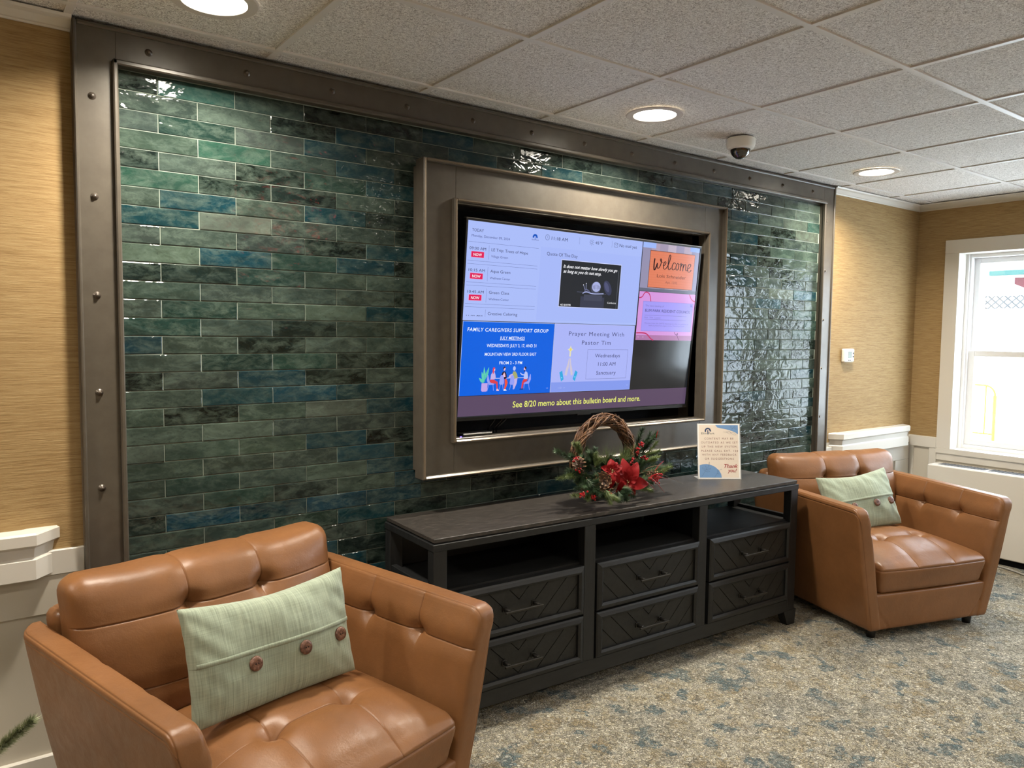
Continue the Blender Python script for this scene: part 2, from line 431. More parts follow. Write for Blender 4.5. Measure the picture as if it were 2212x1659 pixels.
# back wall: wallpaper each side of the tiled panel, plain wall behind it, a recess behind the television
b = MB()
for x0, x1 in ((XL, .37), (4.49, XR+.2)):
    b.box((x0, YB, .8), (x1, YB+.12, ZC+.05), M['paper']); b.box((x0, YB, 0), (x1, YB+.12, .8), M['cream'])
b.box((.37, YB, 0), (1.6, YB+.12, ZC+.05), M['cream']); b.box((3.3, YB, 0), (4.49, YB+.12, ZC+.05), M['cream'])
b.box((1.6, YB, 0), (3.3, YB+.12, .98), M['cream']); b.box((1.6, YB, 2.10), (3.3, YB+.12, ZC+.05), M['cream']); b.box((1.6, YB+.06, .98), (3.3, YB+.12, 2.10), M['matblack'])
struct(b.build('wall_back'))
b = MB(); b.box((XL-.1, YF, 0), (XL, YB+.1, ZC), M['paper']); struct(b.build('wall_left'))
b = MB(); b.box((XL, YF-.1, 0), (XR, YF, ZC), M['paper']); struct(b.build('wall_front'))
# right wall with two window openings
W1 = (1.42, 2.458); W2 = (.19, 1.228); WZ = (.705, 2.088); XO = XR+.18
b = MB()
def rw(y0, y1, z0, z1):
    if z0 < .78:
        b.box((XR, y0, z0), (XO, y1, min(z1, .78)), M['cream'])
        z0 = .78
    if z1 > z0: b.box((XR, y0, z0), (XO, y1, z1), M['paper'])
rw(W1[1], YB+.12, 0, ZC+.05); rw(W2[1], W1[0], 0, ZC+.05); rw(YF, W2[0], 0, ZC+.05)
for w in (W1, W2): rw(w[0], w[1], 0, WZ[0]); rw(w[0], w[1], WZ[1], ZC+.05)
struct(b.build('wall_right'))
# crown moulding (back left, back right, right wall)
def crown(mb, x0, x1):
    pr = [(YB, 2.404), (YB-.006, 2.404), (YB-.009, 2.409), (YB-.015, 2.411), (YB-.022, 2.417), (YB-.034, 2.427), (YB-.044, 2.431), (YB-.050, 2.4325), (YB-.056, 2.44), (YB, 2.44)]
    mb.prism(pr, lambda a, c, d: (d, a, c), x0, x1, M['white'])
b = MB(); crown(b, XL, .329); struct(fixn(b.build('trim_2')))
b = MB(); crown(b, 4.533, XR-.02); struct(fixn(b.build('trim_3')))
b = MB(); pr = [(XR, 2.404), (XR-.006, 2.404), (XR-.012, 2.41), (XR-.03, 2.414), (XR-.06, 2.424), (XR-.08, 2.431), (XR-.092, 2.433), (XR-.1, 2.44), (XR, 2.44)]
b.prism(pr, lambda a, c, d: (a, d, c), YF, YB, M['white']); struct(fixn(b.build('trim_4')))
# bumper rails
RAILP = [(0, .864), (-.012, .866), (-.072, .866), (-.078, .86), (-.078, .828), (-.066, .818), (-.062, .79), (-.07, .782), (-.07, .722), (-.064, .718), (0, .718)]
def rail(mb, x0, m0, x1, m1, dz=0.):
    """profile run along x; m0, m1 are the lengths of the returns to the wall at each end (0: none)"""
    D = .078; n = len(RAILP)
    def corner(x, m, sg):   # sg +1: return goes towards +x
        L = math.hypot(m, D); tx, ty = sg*m/L, D/L; out = []; nx, ny = sg*D/L, -m/L    # outward normal of the return
        a = math.atan2(D, m)/2
        for d, z in RAILP:
            dl = D+d; out.append((x-sg*dl*math.tan(a), YB-D+dl, z+dz))
        return out
    def end(x, m, sg):
        L = math.hypot(m, D); out = []
        for d, z in RAILP:
            dl = D+d; out.append((x+sg*m-sg*dl*L/D, YB, z+dz))
        return out
    cols = []
    if m0: cols += [end(x0, m0, -1), corner(x0, m0, -1)]
    else: cols += [[(x0, YB+d, z+dz) for d, z in RAILP]]
    if m1: cols += [corner(x1, m1, 1), end(x1, m1, 1)]
    else: cols += [[(x1, YB+d, z+dz) for d, z in RAILP]]
    vs = [p for c in cols for p in c]; fs = []
    for k in range(len(cols)-1): fs += [(k*n+i, k*n+(i+1) % n, (k+1)*n+(i+1) % n, (k+1)*n+i) for i in range(n)]
    fs += [tuple(range(n)), tuple(range((len(cols)-1)*n, len(cols)*n))]
    mb.add(vs, fs, M['white'])
b = MB(); rail(b, XL, 0, .196, .068, .010); b.box((.2, YB-.016, .722), (.33, YB, .80), M['white'], .002); struct(fixn(b.build('trim_5')))
b = MB(); rail(b, 4.680, .055, 5.56, .06, -.004); b.box((4.533, YB-.016, .722), (5.69, YB, .77), M['white'], .002); struct(fixn(b.build('trim_6')))
# wainscot stiles and rails
b = MB()
b.box((XL, YB-.012, .60), (.328, YB, .721), M['cream'], .002)
b.box((-.06, YB-.012, .16), (.04, YB, .60), M['cream'], .002); b.box((4.535, YB-.012, .60), (5.69, YB, .716), M['white'], .002)
b.box((5.50, YB-.012, .146), (5.69, YB, .599), M['white'], .002); b.box((4.535, YB-.012, .146), (4.66, YB, .599), M['white'], .002)
struct(b.build('trim_7'))
b = MB(); b.box((XL, YB-.018, 0), (.33, YB, .145), M['white'], .003); b.box((4.53, YB-.018, 0), (XR, YB, .145), M['white'], .003); struct(b.build('baseboard_back'))
b = MB(); b.box((XR-.018, YF, 0), (XR, YB, .145), M['white'], .003); struct(b.build('baseboard_right'))
b = MB()
b.box((XR-.016, 2.55, .70), (XR, YB, .778), M['white'], .003); b.box((XR-.012, 2.71, .145), (XR, YB, .70), M['white'], .002)
b.box((XR-.012, YF, .62), (XR, W1[1]+.09, .70), M['white'], .002); b.box((XR-.012, 2.549, .145), (XR, 2.60, .70), M['white'], .002)
b.box((XR-.016, YF, .70), (XR, W2[0]-.09, .778), M['white'], .003)
struct(b.build('trim_8'))
def window(idx, w):
    y0, y1 = w; z0, z1 = WZ; m = MB()
    cw = .092; t = .012
    m.box((XR-.018, y0-cw, z0), (XR, y0, z1), M['white'], .002); m.box((XR-.018, y1, z0), (XR, y1+cw, z1), M['white'], .002)
    m.box((XR-.019, y0-cw, z1), (XR, y1+cw, z1+cw), M['white'], .002); m.box((XR-.022, y0-cw, z0-.035), (XR, y1+cw, z0), M['white'], .002)
    m.box((XR-.0178, y1-.003, z0), (XO, y1+t, z1), M['white']); m.box((XR-.0178, y0-t, z0), (XO, y0+.003, z1), M['white'])
    m.box((XR-.0188, y0+.003, z1-.003), (XO, y1-.003, z1+t), M['white']); m.box((XR-.0218, y0+.003, z0-t), (XO, y1-.003, z0+.003), M['white'])
    fr = struct(m.build('window_%d' % idx))
    m = MB(); xf = XO-.07   # vinyl outer frame
    m.box((xf, y0, z0), (XO+.02, y0+.035, z1), M['vinyl'], .003); m.box((xf, y1-.035, z0), (XO+.02, y1, z1), M['vinyl'], .003)
    m.box((xf+.001, y0+.035, z1-.03), (XO+.02, y1-.035, z1), M['vinyl'], .003); m.box((xf+.001, y0+.035, z0), (XO+.02, y1-.035, z0+.03), M['vinyl'], .003)
    m.box((xf-.012, y0+.002, z0+.001), (xf, y0+.022, z1-.001), M['vinyl'], .002); m.box((xf-.012, y1-.022, z0+.001), (xf, y1-.002, z1-.001), M['vinyl'], .002)
    m.build('window_frame', fr)
    zm = 1.385
    for nm, xa, za, zb, s in (('upper_sash', XO-.02, zm-.02, z1-.03, .042), ('lower_sash', XO-.055, z0+.03, zm+.022, .046)):
        m = MB(); ya, yb = y0+.03, y1-.03
        for a, c in (((ya, za), (ya+s, zb)), ((yb-s, za), (yb, zb)), ((ya+s, zb-s*.9), (yb-s, zb)), ((ya+s, za), (yb-s, za+s*.9))): m.box((xa, a[0], a[1]), (xa+.032, c[0], c[1]), M['vinyl'], .003)
        if nm == 'lower_sash':
            m.box((xa-.006, (ya+yb)/2+.02, zm+.022), (xa+.02, (ya+yb)/2+.09, zm+.032), M['vinyl'], .002)
        so = m.build(nm, fr); m = MB(); m.box((xa+.014, ya+s, za+s*.9), (xa+.018, yb-s, zb-s*.9), M['glass']); m.build('pane', so)
window(1, W1); window(2, W2)

# ------------------------------------------------------------------ outside
b = MB(); b.box((XO+.1, -12, -.15), (30, 16, -.1), M['snowy']); tag(struct(b.build('ground')), 'pale bright pavement outside the window', 'ground')
h = thing('neighbouring_house', 'white house with a teal gutter seen outside through the window', 'house', (14, 4, -.1))
b = MB(); b.box((0, -9, 0), (5, 6, 2.61), M['outside']); b.build('siding', h)
b = MB(); b.prism([(-.55, 2.6), (2.6, 4.2), (5.7, 2.6)], lambda a, c, d: (a, d, c), -9.3, 6.3, M['snowy']); fixn(b.build('roof', h))
b = MB(); b.box((-.66, -9.3, 2.58), (-.55, 1.3, 2.66), M['teal'], .01); b.build('gutter', h)
b = MB()
for i in range(26): b.prism([(.95-i*.36, 2.54), (.60-i*.36, 2.54), (.60-i*.36, 2.44), (.775-i*.36, 2.36-.006*i), (.95-i*.36, 2.44)], lambda a, c, d: (d, a, c), -.60, -.57, M['shingle'])
fixn(b.build('valance', h))
f = thing('lattice_screen', 'grey and white lattice screen standing outside beyond the window', 'lattice', (10.4, 4.2, -.1))
b = MB()
for i in range(-1, 34):
    for s_ in (-1, 1):
        y0 = -2.6+i*.09+(0 if s_ > 0 else .17); b.prism([(y0, 1.955), (y0+.022, 1.955), (y0+.022+s_*.17, 2.115), (y0+s_*.17, 2.115)], lambda a, c, d: (d, a, c), -.01+.006*s_, .0+.006*s_, M['lattice'])
fixn(b.build('slats', f))
b = MB()
for y in (-2.7, 0): b.box((-.04, y-.05, 0), (.04, y+.05, 2.18), M['outside'], .01)
b.box((-.03, -2.64, 2.115), (.03, -.06, 2.17), M['outside'], .01); b.box((-.03, -2.64, 1.90), (.03, -.06, 1.955), M['outside'], .01); b.build('post_frame', f)
r_ = thing('yellow_handrail', 'yellow metal handrail standing outside the window', 'handrail', (8.4, 3.22, -.1))
b = MB(); pts = [(0, 0, 0), (0, 0, 1.02)]+[(0, .10*(1-math.cos(a)), 1.02+.10*math.sin(a)) for a in [i*PI/12 for i in range(1, 7)]]+[(0, 1.5, 1.13)]
b.tube(pts, .010, M['yellow'], 8); b.tube([(0, 0, 0), (0, 0, 1.02)], .017, M['yellow'], 8); b.build('top_bar', r_, True)
for y in (.085, .7, 1.3):
    b = MB(); b.tube([(0, y, .63), (0, y, 1.12)], .007, M['yellow'], 6); b.build('upright', r_, True)
b = MB(); b.tube([(0, 1.5, 0), (0, 1.5, 1.13)], .017, M['yellow'], 6); b.build('upright', r_, True)
b = MB(); b.tube([(0, .0, .63), (0, 1.5, .63)], .008, M['yellow'], 6); b.build('lower_bar', r_, True)

# ------------------------------------------------------------------ tiled panel
YT = 2.735
HX0, HW, Z1, TZ = .450, .12356, 2.2573, .06038
tones = {'G': (38, 68, 59), 'T': (17, 50, 60), 'S': (47, 59, 54), 'K': (14, 22, 20), 'L': (66, 76, 68), 'D': (27, 47, 42)}
RL = {1: 'KGSKKTSKKSKSTKSSLTL', 2: 'SLKTSTKTSDTDKSSLL', 3: 'SDLTSTKSSDKSKTSLGL'.replace('L', 'L'), 4: 'SGSTKKSDKSTSSSKL', 5: 'KSKDTKSTKSSDSTKSS', 6: 'GKKSKTSKSSDTSKSSS', 7: 'STSTKSDSKSTSSTKSS',
      8: 'TLSSKSTKDSSKTSKS', 9: 'SSSKTSKDTSSDKTSKS', 10: 'LTDTKSSKTSDSKSLT', 11: 'KKDSSKTSDKSSTSTK', 12: 'SSSSKTSDKSSTSSKD', 13: 'SDSLTSKSDTSKSSSK', 14: 'DSKSSTKSDSSKTSSD', 15: 'TSKSSDSKSTDSKSDS', 16: 'SDDKTSKSSDSKTSSK',
      17: 'KSTKSTDSKSSTDKSS', 18: 'STTTSKSDSKSTSKST', 19: 'SKSLTSKSDTSKSSKS', 20: 'SLSSSKTSKDSSKTSK', 21: 'LSSTKSDSKSTSSKSD', 22: 'SSSTKDSKSSTDSKSS', 23: 'SDSLTKSDSKSSTSKS', 24: 'SDKSTKSTSKDSSKST', 25: 'KTTTTSKKSDKSTSSK', 26: 'SSDTKSKTKSKDSSKS'}
b = MB(); cols = []
xa, xb, zt, zb_ = .449, 4.412, 2.3175, .02
rnd = random.Random(3)
cellmats = M['tile']
for k in range(1, 39):
    z1 = Z1+TZ-(k-1)*TZ; z0 = z1-TZ; z1c = min(z1, zt)
    if z0 < .02: break
    hs = list(range(1 if k % 2 else 0, 34, 2))
    if k % 2: hs = [-1]+hs
    for j, hh in enumerate(hs):
        x0 = HX0+HW*hh; x1 = x0+2*HW; x0 = max(x0, xa); x1 = min(x1, xb)
        if x1-x0 < .01: continue
        if z1 > .99 and z0 < 2.09 and x1 > 1.60 and x0 < 3.30:     # the recess of the television
            if x0 < 1.58: x1 = min(x1, 1.60)
            elif x1 > 3.32: x0 = max(x0, 3.30)
            else: continue
        gp = .0013; s = RL.get(k); ch = s[j] if s and j < len(s) else rnd.choice('SSSKDTSDKT')
        c = tones[ch]; q = rnd.uniform(.86, 1.14); cc = lin(tuple(min(255, v*q*rnd.uniform(.96, 1.04)) for v in c))
        a = (x0+gp, z0+gp); d = (x1-gp, z1c-gp); e = .0022
        tl, tr_ = rnd.uniform(-.0007, .0007), rnd.uniform(-.0007, .0007); yb2 = YT+.004; o_ = rnd.uniform(-.0006, .0006)
        y = lambda u, v: YT+o_+tl*(u*2-1)+tr_*(v*2-1)
        n0 = len(b.v)
        vs = [(a[0], yb2, a[1]), (d[0], yb2, a[1]), (d[0], yb2, d[1]), (a[0], yb2, d[1])]
        vs += [(a[0], y(0, 0)+.0012, a[1]), (d[0], y(1, 0)+.0012, a[1]), (d[0], y(1, 1)+.0012, d[1]), (a[0], y(0, 1)+.0012, d[1])]
        vs += [(a[0]+e, y(0, 0), a[1]+e), (d[0]-e, y(1, 0), a[1]+e), (d[0]-e, y(1, 1), d[1]-e), (a[0]+e, y(0, 1), d[1]-e)]
        fs = [(8, 9, 10, 11)]
        for i in range(4): l = (i+1) % 4; fs += [(i, l, 4+l, 4+i), (4+i, 4+l, 8+l, 8+i)]
        b.add(vs, fs, cellmats); cols += [cc]*36
gm = M['grout']; nv = len(b.f)
def gbox(a, c): b.box(a, c, gm)
gbox((.37, YT+.0025, .0), (1.6, YB, 2.43)); gbox((3.3, YT+.0025, .0), (4.49, YB, 2.43)); gbox((1.6, YT+.0025, 0), (3.3, YB, .98)); gbox((1.6, YT+.0025, 2.10), (3.3, YB, 2.43))
tw = b.build('tiled_wall_panel')
ca = tw.data.color_attributes.new('tone', 'FLOAT_COLOR', 'CORNER')
flat = []
for c in cols: flat += list(c)
flat += [.4, .4, .4, 1.]*(len(tw.data.loops)-len(cols)); ca.data.foreach_set('color', flat)
tag(tw, 'accent wall of glossy teal, green and grey brick tiles inside the dark frame', 'tile wall')

# ------------------------------------------------------------------ riveted outer frame
YFc = 2.706
fr = thing('riveted_wall_frame', 'dark bronze riveted frame bordering the whole tiled wall', 'frame', (2.43, YFc, 0))
def rel(o, root): o.location = -root.location; return o
b = MB()
def board(x0, x1, z0, z1): b.box((x0, YFc+.004, z0), (x1, YB, z1), M['bronze'], .001)
board(.331, .449, 0, 2.425); board(4.412, 4.53, 0, 2.425); board(.449, 4.412, 2.32, 2.425)
rel(b.build('board', fr), fr)
b = MB()
def lipv(x0, x1, z0, z1, y=.012): b.box((x0, YFc-y, z0), (x1, YFc+.01, z1), M['bronze'], .004)
lipv(.329, .341, 0, 2.436, .004); lipv(4.520, 4.532, 0, 2.436, .004); lipv(.341, 4.52, 2.422, 2.436, .004)
b.box((.329, YFc, 0), (.336, YB, 2.436), M['bronze']); b.box((4.525, YFc, 0), (4.532, YB, 2.436), M['bronze'])
rel(b.build('outer_edge', fr), fr)
b = MB()
lipv(.437, .452, 0, 2.335, .016); lipv(4.409, 4.424, 0, 2.335, .010); lipv(.437, 4.424, 2.318, 2.335, .016)
rel(b.build('inner_bead', fr), fr)
for i in range(13):
    px, pz = .544+i*.3115, 2.379
    if i == 0: b = MB()
    b = MB()
    M3 = Matrix(((1, 0, 0), (0, 0, -1), (0, 1, 0)))
    b.lathe([(.0001, .0095), (.004, .009), (.0065, .006), (.0072, .0015), (.011, .001), (.0125, -.003)], (px, YFc+.003, pz), M['rivet'], 14, M3); rel(b.build('rivet', fr, True), fr)
for xx in (.380, 4.442):
    for i in range(8):
        b = MB(); b.lathe([(.0001, .0095), (.004, .009), (.0065, .006), (.0072, .0015), (.011, .001), (.0125, -.003)], (xx, YFc+.003, 2.213-.3065*i), M['rivet'], 14, M3)
        if 2.213-.3065*i > .3: rel(b.build('rivet', fr, True), fr)

# ------------------------------------------------------------------ television surround
tf = thing('television_surround', 'deep bronze picture frame built around the wall screen', 'frame', (2.44, 2.62, .9))
X0, X1, ZA, ZB = 1.508, 3.366, .902, 2.178; OX0, OX1, OZ0, OZ1 = 1.664, 3.216, 1.054, 2.022; YS = 2.62
def ringbox(mb, o, i, y0, y1, mat, bev=.002):
    (a0, c0, a1, c1), (p0, r0, p1, r1) = o, i
    mb.box((a0, y0, c0), (p0, y1, c1), mat, bev); mb.box((p1, y0, c0), (a1, y1, c1), mat, bev)
    mb.box((p0, y0, c0), (p1, y1, r0), mat, bev); mb.box((p0, y0, r1), (p1, y1, c1), mat, bev)
b = MB(); ringbox(b, (X0+.014, ZA+.028, X1-.014, ZB-.02), (OX0, OZ0, OX1, OZ1), YT-.045, YT+.001, M['bronze']); rel(b.build('back_box', tf), tf)
b = MB(); ringbox(b, (X0+.006, ZA+.006, X1-.006, ZB-.006), (OX0+.004, OZ0+.004, OX1-.004, OZ1-.004), YS+.028, YT-.045, M['bronze']); rel(b.build('face_board', tf), tf)
b = MB(); ringbox(b, (X0, ZA, X1, ZB), (X0+.014, ZA+.014, X1-.014, ZB-.014), YS+.006, YT-.042, M['bronze'], .003)
ringbox(b, (X0+.003, ZA+.003, X1-.003, ZB-.003), (X0+.011, ZA+.011, X1-.011, ZB-.011), YS, YS+.012, M['bronze_lip'], .003); rel(b.build('outer_moulding', tf), tf)
b = MB(); ringbox(b, (OX0-.014, OZ0-.014, OX1+.014, OZ1+.014), (OX0, OZ0, OX1, OZ1), YS+.006, YS+.04, M['bronze'], .003)
ringbox(b, (OX0-.010, OZ0-.010, OX1+.010, OZ1+.010), (OX0-.002, OZ0-.002, OX1+.002, OZ1+.002), YS, YS+.012, M['bronze_lip'], .003); rel(b.build('inner_moulding', tf), tf)
b = MB(); ringbox(b, (OX0-.01, OZ0-.01, OX1+.01, OZ1+.01), (OX0, OZ0, OX1, OZ1), YS+.04, YB+.055, M['bronze'], 0); rel(b.build('reveal', tf), tf)

# ------------------------------------------------------------------ television
TLp = Vector((1.718, 2.633, 1.954)); U = Vector((1.442, 0, -.010)).normalized()
ta = math.radians(4.8); V = Vector((0, math.sin(ta), -math.cos(ta))); V = (V-U*V.dot(U)).normalized(); N = V.cross(U)
if N.y > 0: N = -N
SW, SH = 1.440, .822
tv = thing('television', 'large wall television showing a bulletin board, tilted inside the bronze surround', 'television', TLp)
def P(u, v, l=0): return U*u+V*v+N*l
def tvbox(mb, u0, v0, u1, v1, l0, l1, mat):
    vs = [P(u, v, l) for l in (l0, l1) for u, v in ((u0, v0), (u1, v0), (u1, v1), (u0, v1))]
    mb.add(vs, [(0, 1, 2, 3), (4, 7, 6, 5), (0, 4, 5, 1), (1, 5, 6, 2), (2, 6, 7, 3), (3, 7, 4, 0)], mat)
b = MB(); e = .009
tvbox(b, -e, -e, SW+e, 0, -.03, .003, M['black']); tvbox(b, -e, SH, SW+e, SH+.014, -.03, .003, M['black']); tvbox(b, -e, 0, 0, SH, -.03, .003, M['black']); tvbox(b, SW, 0, SW+e, SH, -.03, .003, M['black'])
tvbox(b, -e, -e-.002, SW+e, -e, -.02, .004, plain('bezel_edge', (150, 146, 140), .25, metal=.6)); tvbox(b, SW*.47, SH+.014, SW*.53, SH+.02, -.02, .002, M['black'])
fixn(b.build('bezel', tv))
b = MB(); tvbox(b, .08, .08, SW-.08, SH-.06, -.055, -.03, M['matblack']); fixn(b.build('rear_housing', tv))
b = MB(); tvbox(b, 0, 0, SW, SH, -.03, 0, NT('dark_glass').set(col=lin((8, 9, 11)), rough=.1, spec=.5, ec=lin((38, 42, 48)), es=.55).m); scr = fixn(b.build('screen', tv))
BG = emis((172, 190, 250)); BG2 = emis((168, 186, 249)); INK = emis((58, 62, 98)); INK2 = emis((78, 86, 140)); LN = emis((96, 106, 160)); WH = emis((250, 250, 255)); PINKT = emis((222, 38, 92))
# schedule page
b = MB(); rect(b, P, 0, 0, 1.016, .4085, BG, .0003); rect(b, P, .388, .075, 1.012, .398, BG2, .0006)
txt(b, P, 'TODAY', .0225, .0425, .080, .0125, INK, .001)
txt(b, P, 'Monday, December 09, 2024', .022, .0643, .2157, .0105, INK2, .001)
NAVY = emis((20, 84, 190))
for i in range(9):
    a = PI*(i/8)+PI; leafp(b, P, (.351+.005*math.cos(a), .0385+.005*math.sin(a)), (.351+.0155*math.cos(a), .0385+.0155*math.sin(a)), .0058, NAVY, .001)
rect(b, P, .3497, .035, .3523, .049, NAVY, .0011); txt(b, P, 'Elim Park', .334, .0525, .372, .0065, INK2, .001)
rect(b, P, .008, .0845, .375, .0855, LN, .001)
rows = [('09:00 AM', .0146, .1160, .097, 'LE Trip: Trees of Hope', .1245, .1160, .3178, 'Village Green', .142, .212, .0938, .1615, .1237), ('10:15 AM', .0164, .2050, .098, 'Aqua Green', .1255, .2049, .2299, 'Wellness Center', .2323, .2315, .183, .2498, .2122),
        ('10:45 AM', .0163, .2942, .098, 'Green Class', .1251, .2938, .2303, 'Wellness Center', .3205, .2315, .272, .339, .3013)]
for t_, u0, v0, u1, n_, a0, av, a1, p_, pv, p1, vt, hr, nt in rows:
    txt(b, P, t_, u0, v0, u1, .0118, INK, .001); txt(b, P, n_, a0, av, a1, .0128, INK, .001); txt(b, P, p_, .1248, pv, p1, .0098, INK2, .001)
    rect(b, P, .1118, vt, .1128, vt+.059, LN, .001); rect(b, P, .008, hr-.0005, .375, hr+.0005, LN, .001); rect(b, P, .008, hr+.0125, .375, hr+.0135, LN, .001)
    rect(b, P, .0235, nt-.001, .0895, nt+.0245, emis((250, 170, 210)), .0008); rect(b, P, .0250, nt, .0880, nt+.0233, PINKT, .001); txt(b, P, 'NOW', .0355, nt+.0178, .0775, .0118, WH, .0013, bold=.012)
txt(b, P, '11:00 AM', .0172, .3965, .0978, .0118, INK, .001, cut=.0062); rect(b, P, .1118, .361, .1128, .391, LN, .001)
txt(b, P, 'Creative Coloring', .1253, .3832, .2818, .0128, INK, .001)
for i in range(24):
    a = 2*PI*i/24; a2 = a+2*PI/24; poly(b, P, [(.420+.0122*math.cos(a), .033+.0122*math.sin(a)), (.420+.0122*math.cos(a2), .033+.0122*math.sin(a2)), (.420+.0108*math.cos(a2), .033+.0108*math.sin(a2)), (.420+.0108*math.cos(a), .033+.0108*math.sin(a))], INK, .001)
stroke(b, P, [(.420, .025), (.420, .034), (.4245, .0375)], .0013, INK, .001)
txt(b, P, '11:18 AM', .4435, .0412, .5374, .0150, INK, .001); rect(b, P, .6076, .0155, .6086, .0475, LN, .001)
for i in range(24):
    a = 2*PI*i/24; a2 = a+2*PI/24; poly(b, P, [(.6827+.0068*math.cos(a), .032+.0068*math.sin(a)), (.6827+.0068*math.cos(a2), .032+.0068*math.sin(a2)), (.6827+.0056*math.cos(a2), .032+.0056*math.sin(a2)), (.6827+.0056*math.cos(a), .032+.0056*math.sin(a))], INK, .001)
for i in range(8): a = i*PI/4; stroke(b, P, [(.6827+.0095*math.cos(a), .032+.0095*math.sin(a)), (.6827+.0145*math.cos(a), .032+.0145*math.sin(a))], .0014, INK, .001)
txt(b, P, '45°F', .7057, .0385, .7525, .0140, INK, .001); rect(b, P, .8116, .0145, .8126, .0455, LN, .001)
for a, c in (((.8275, .0225), (.8495, .0225)), ((.8275, .0415), (.8495, .0415))): stroke(b, P, [a, c], .0014, INK, .001)
for u in (.8275, .8495): rect(b, P, u-.0007, .0225, u+.0007, .0415, INK, .001)
stroke(b, P, [(.8275, .025), (.8385, .0335), (.8495, .025)], .0013, INK, .001)
txt(b, P, 'No mail yet', .8612, .0382, .9772, .0150, INK, .001)
txt(b, P, 'Quote Of The Day', .423, .1098, .6035, .0152, emis((74, 80, 118)), .001)
b.build('schedule_page', scr)
# quote picture
b = MB(); rect(b, P, .5095, .1215, .8865, .3355, emis((206, 214, 255)), .0008); rect(b, P, .5125, .1245, .8835, .3325, emis((44, 48, 54)), .001)
SN = emis((170, 178, 226)); SN2 = emis((96, 100, 132)); SN3 = emis((70, 74, 92)); BL1 = emis((62, 66, 92))
ell(b, P, .806, .236, .022, .038, BL1, .0011, rot=-.55); ell(b, P, .80, .232, .012, .026, emis((82, 86, 120)), .0012, rot=-.55)
rect(b, P, .640, .282, .790, .3325, emis((60, 64, 82)), .0011); rect(b, P, .66, .272, .775, .300, SN3, .0012); stroke(b, P, [(.615, .262), (.80, .266)], .004, SN3, .0012)
rect(b, P, .869, .150, .8715, .3325, emis((96, 100, 108)), .0012)
ell(b, P, .7290, .2405, .0305, .030, SN3, .0014, n=30); ell(b, P, .733, .234, .0270, .0235, SN, .0015, n=30)
for i in range(6): stroke(b, P, [(.712+.008*i, .222+.003*abs(i-2.5)), (.716+.0085*i, .244+.002*(i % 2))], .0022, SN2, .0016)
stroke(b, P, [(.650, .268), (.662, .262), (.676, .259), (.70, .266), (.73, .2675), (.782, .264)], .0045, SN, .0017, smooth=2)
stroke(b, P, [(.661, .264), (.665, .250), (.676, .249), (.690, .257), (.70, .265)], .006, SN2, .0016, smooth=2)
stroke(b, P, [(.663, .250), (.652, .229)], .0018, SN, .0017); stroke(b, P, [(.669, .249), (.6685, .222)], .0022, SN, .0017)
ell(b, P, .652, .2285, .0022, .0022, WH, .0018, n=10); ell(b, P, .6685, .221, .0022, .0022, WH, .0018, n=10)
txt(b, P, 'It does not matter how slowly you go', .5227, .1580, .8592, .0150, WH, .002, shear=.35, bold=.014)
txt(b, P, 'as long as you do not stop.', .5248, .1800, .7571, .0150, WH, .002, shear=.35, bold=.014)
txt(b, P, 'AZ QUOTES', .5202, .3280, .5825, .0078, WH, .002, bold=.02); txt(b, P, 'Confucius', .8103, .3090, .8673, .0085, WH, .002)
b.build('quote_picture', scr)
# caregivers page
b = MB(); rect(b, P, .0035, .4115, .4985, .728, emis((206, 220, 255)), .0003); rect(b, P, .0050, .4130, .4975, .728, emis((8, 98, 226)), .0006)
CW = emis((236, 244, 255))
txt(b, P, 'FAMILY CAREGIVERS SUPPORT GROUP', .0277, .4535, .4637, .0160, CW, .001, bold=.012, shear=.12, space=1.12)
txt(b, P, 'JULY MEETINGS', .1977, .4865, .3318, .0135, CW, .001, bold=.009); rect(b, P, .1977, .4885, .3318, .4900, CW, .001)
txt(b, P, 'WEDNESDAYS: JULY 3, 17, AND 31', .1306, .5198, .4000, .0140, CW, .001, bold=.009)
txt(b, P, 'MOUNTAIN VIEW 3RD FLOOR EAST', .1231, .5575, .4035, .0140, CW, .001, bold=.009)
txt(b, P, 'FROM 2 - 3 PM', .2024, .5950, .3265, .0135, CW, .001, bold=.009)
GR = emis((96, 206, 180)); GRD = emis((30, 150, 180)); LAV = emis((150, 160, 246)); LAV2 = emis((196, 178, 232)); RD = emis((220, 66, 76)); OR = emis((238, 84, 60)); SK = emis((240, 190, 210)); HR = emis((220, 60, 90)); DK = emis((40, 26, 48)); OL = emis((168, 172, 110)); LW = emis((184, 196, 246)); PT = emis((196, 166, 232))
for a, c, w in (((.131, .668), (.1244, .604), .012), ((.133, .660), (.1500, .606), .013), ((.129, .672), (.1130, .626), .014), ((.127, .675), (.1000, .652), .013)): leafp(b, P, a, c, w, GR, .001)
stroke(b, P, [(.132, .672), (.1445, .615)], .0014, GRD, .0012); stroke(b, P, [(.131, .676), (.131, .64)], .0016, GRD, .0012)
poly(b, P, [(.116, .676), (.148, .676), (.147, .708), (.142, .7125), (.120, .7125), (.115, .706)], PT, .001)
def chair_pic(cu, cv, s=1):
    poly(b, P, [(cu-.013, cv+.016), (cu-.010, cv-.012), (cu-.005, cv-.020), (cu+.005, cv-.020), (cu+.010, cv-.012), (cu+.013, cv+.016), (cu+.009, cv+.022), (cu-.009, cv+.022)], LAV, .0018)
    stroke(b, P, [(cu-.006, cv+.022), (cu-.011, cv+.044)], .0022, LAV, .0017); stroke(b, P, [(cu+.006, cv+.022), (cu+.010, cv+.044)], .0022, LAV, .0017)
rect(b, P, .172, .6545, .350, .6575, LW, .0012)
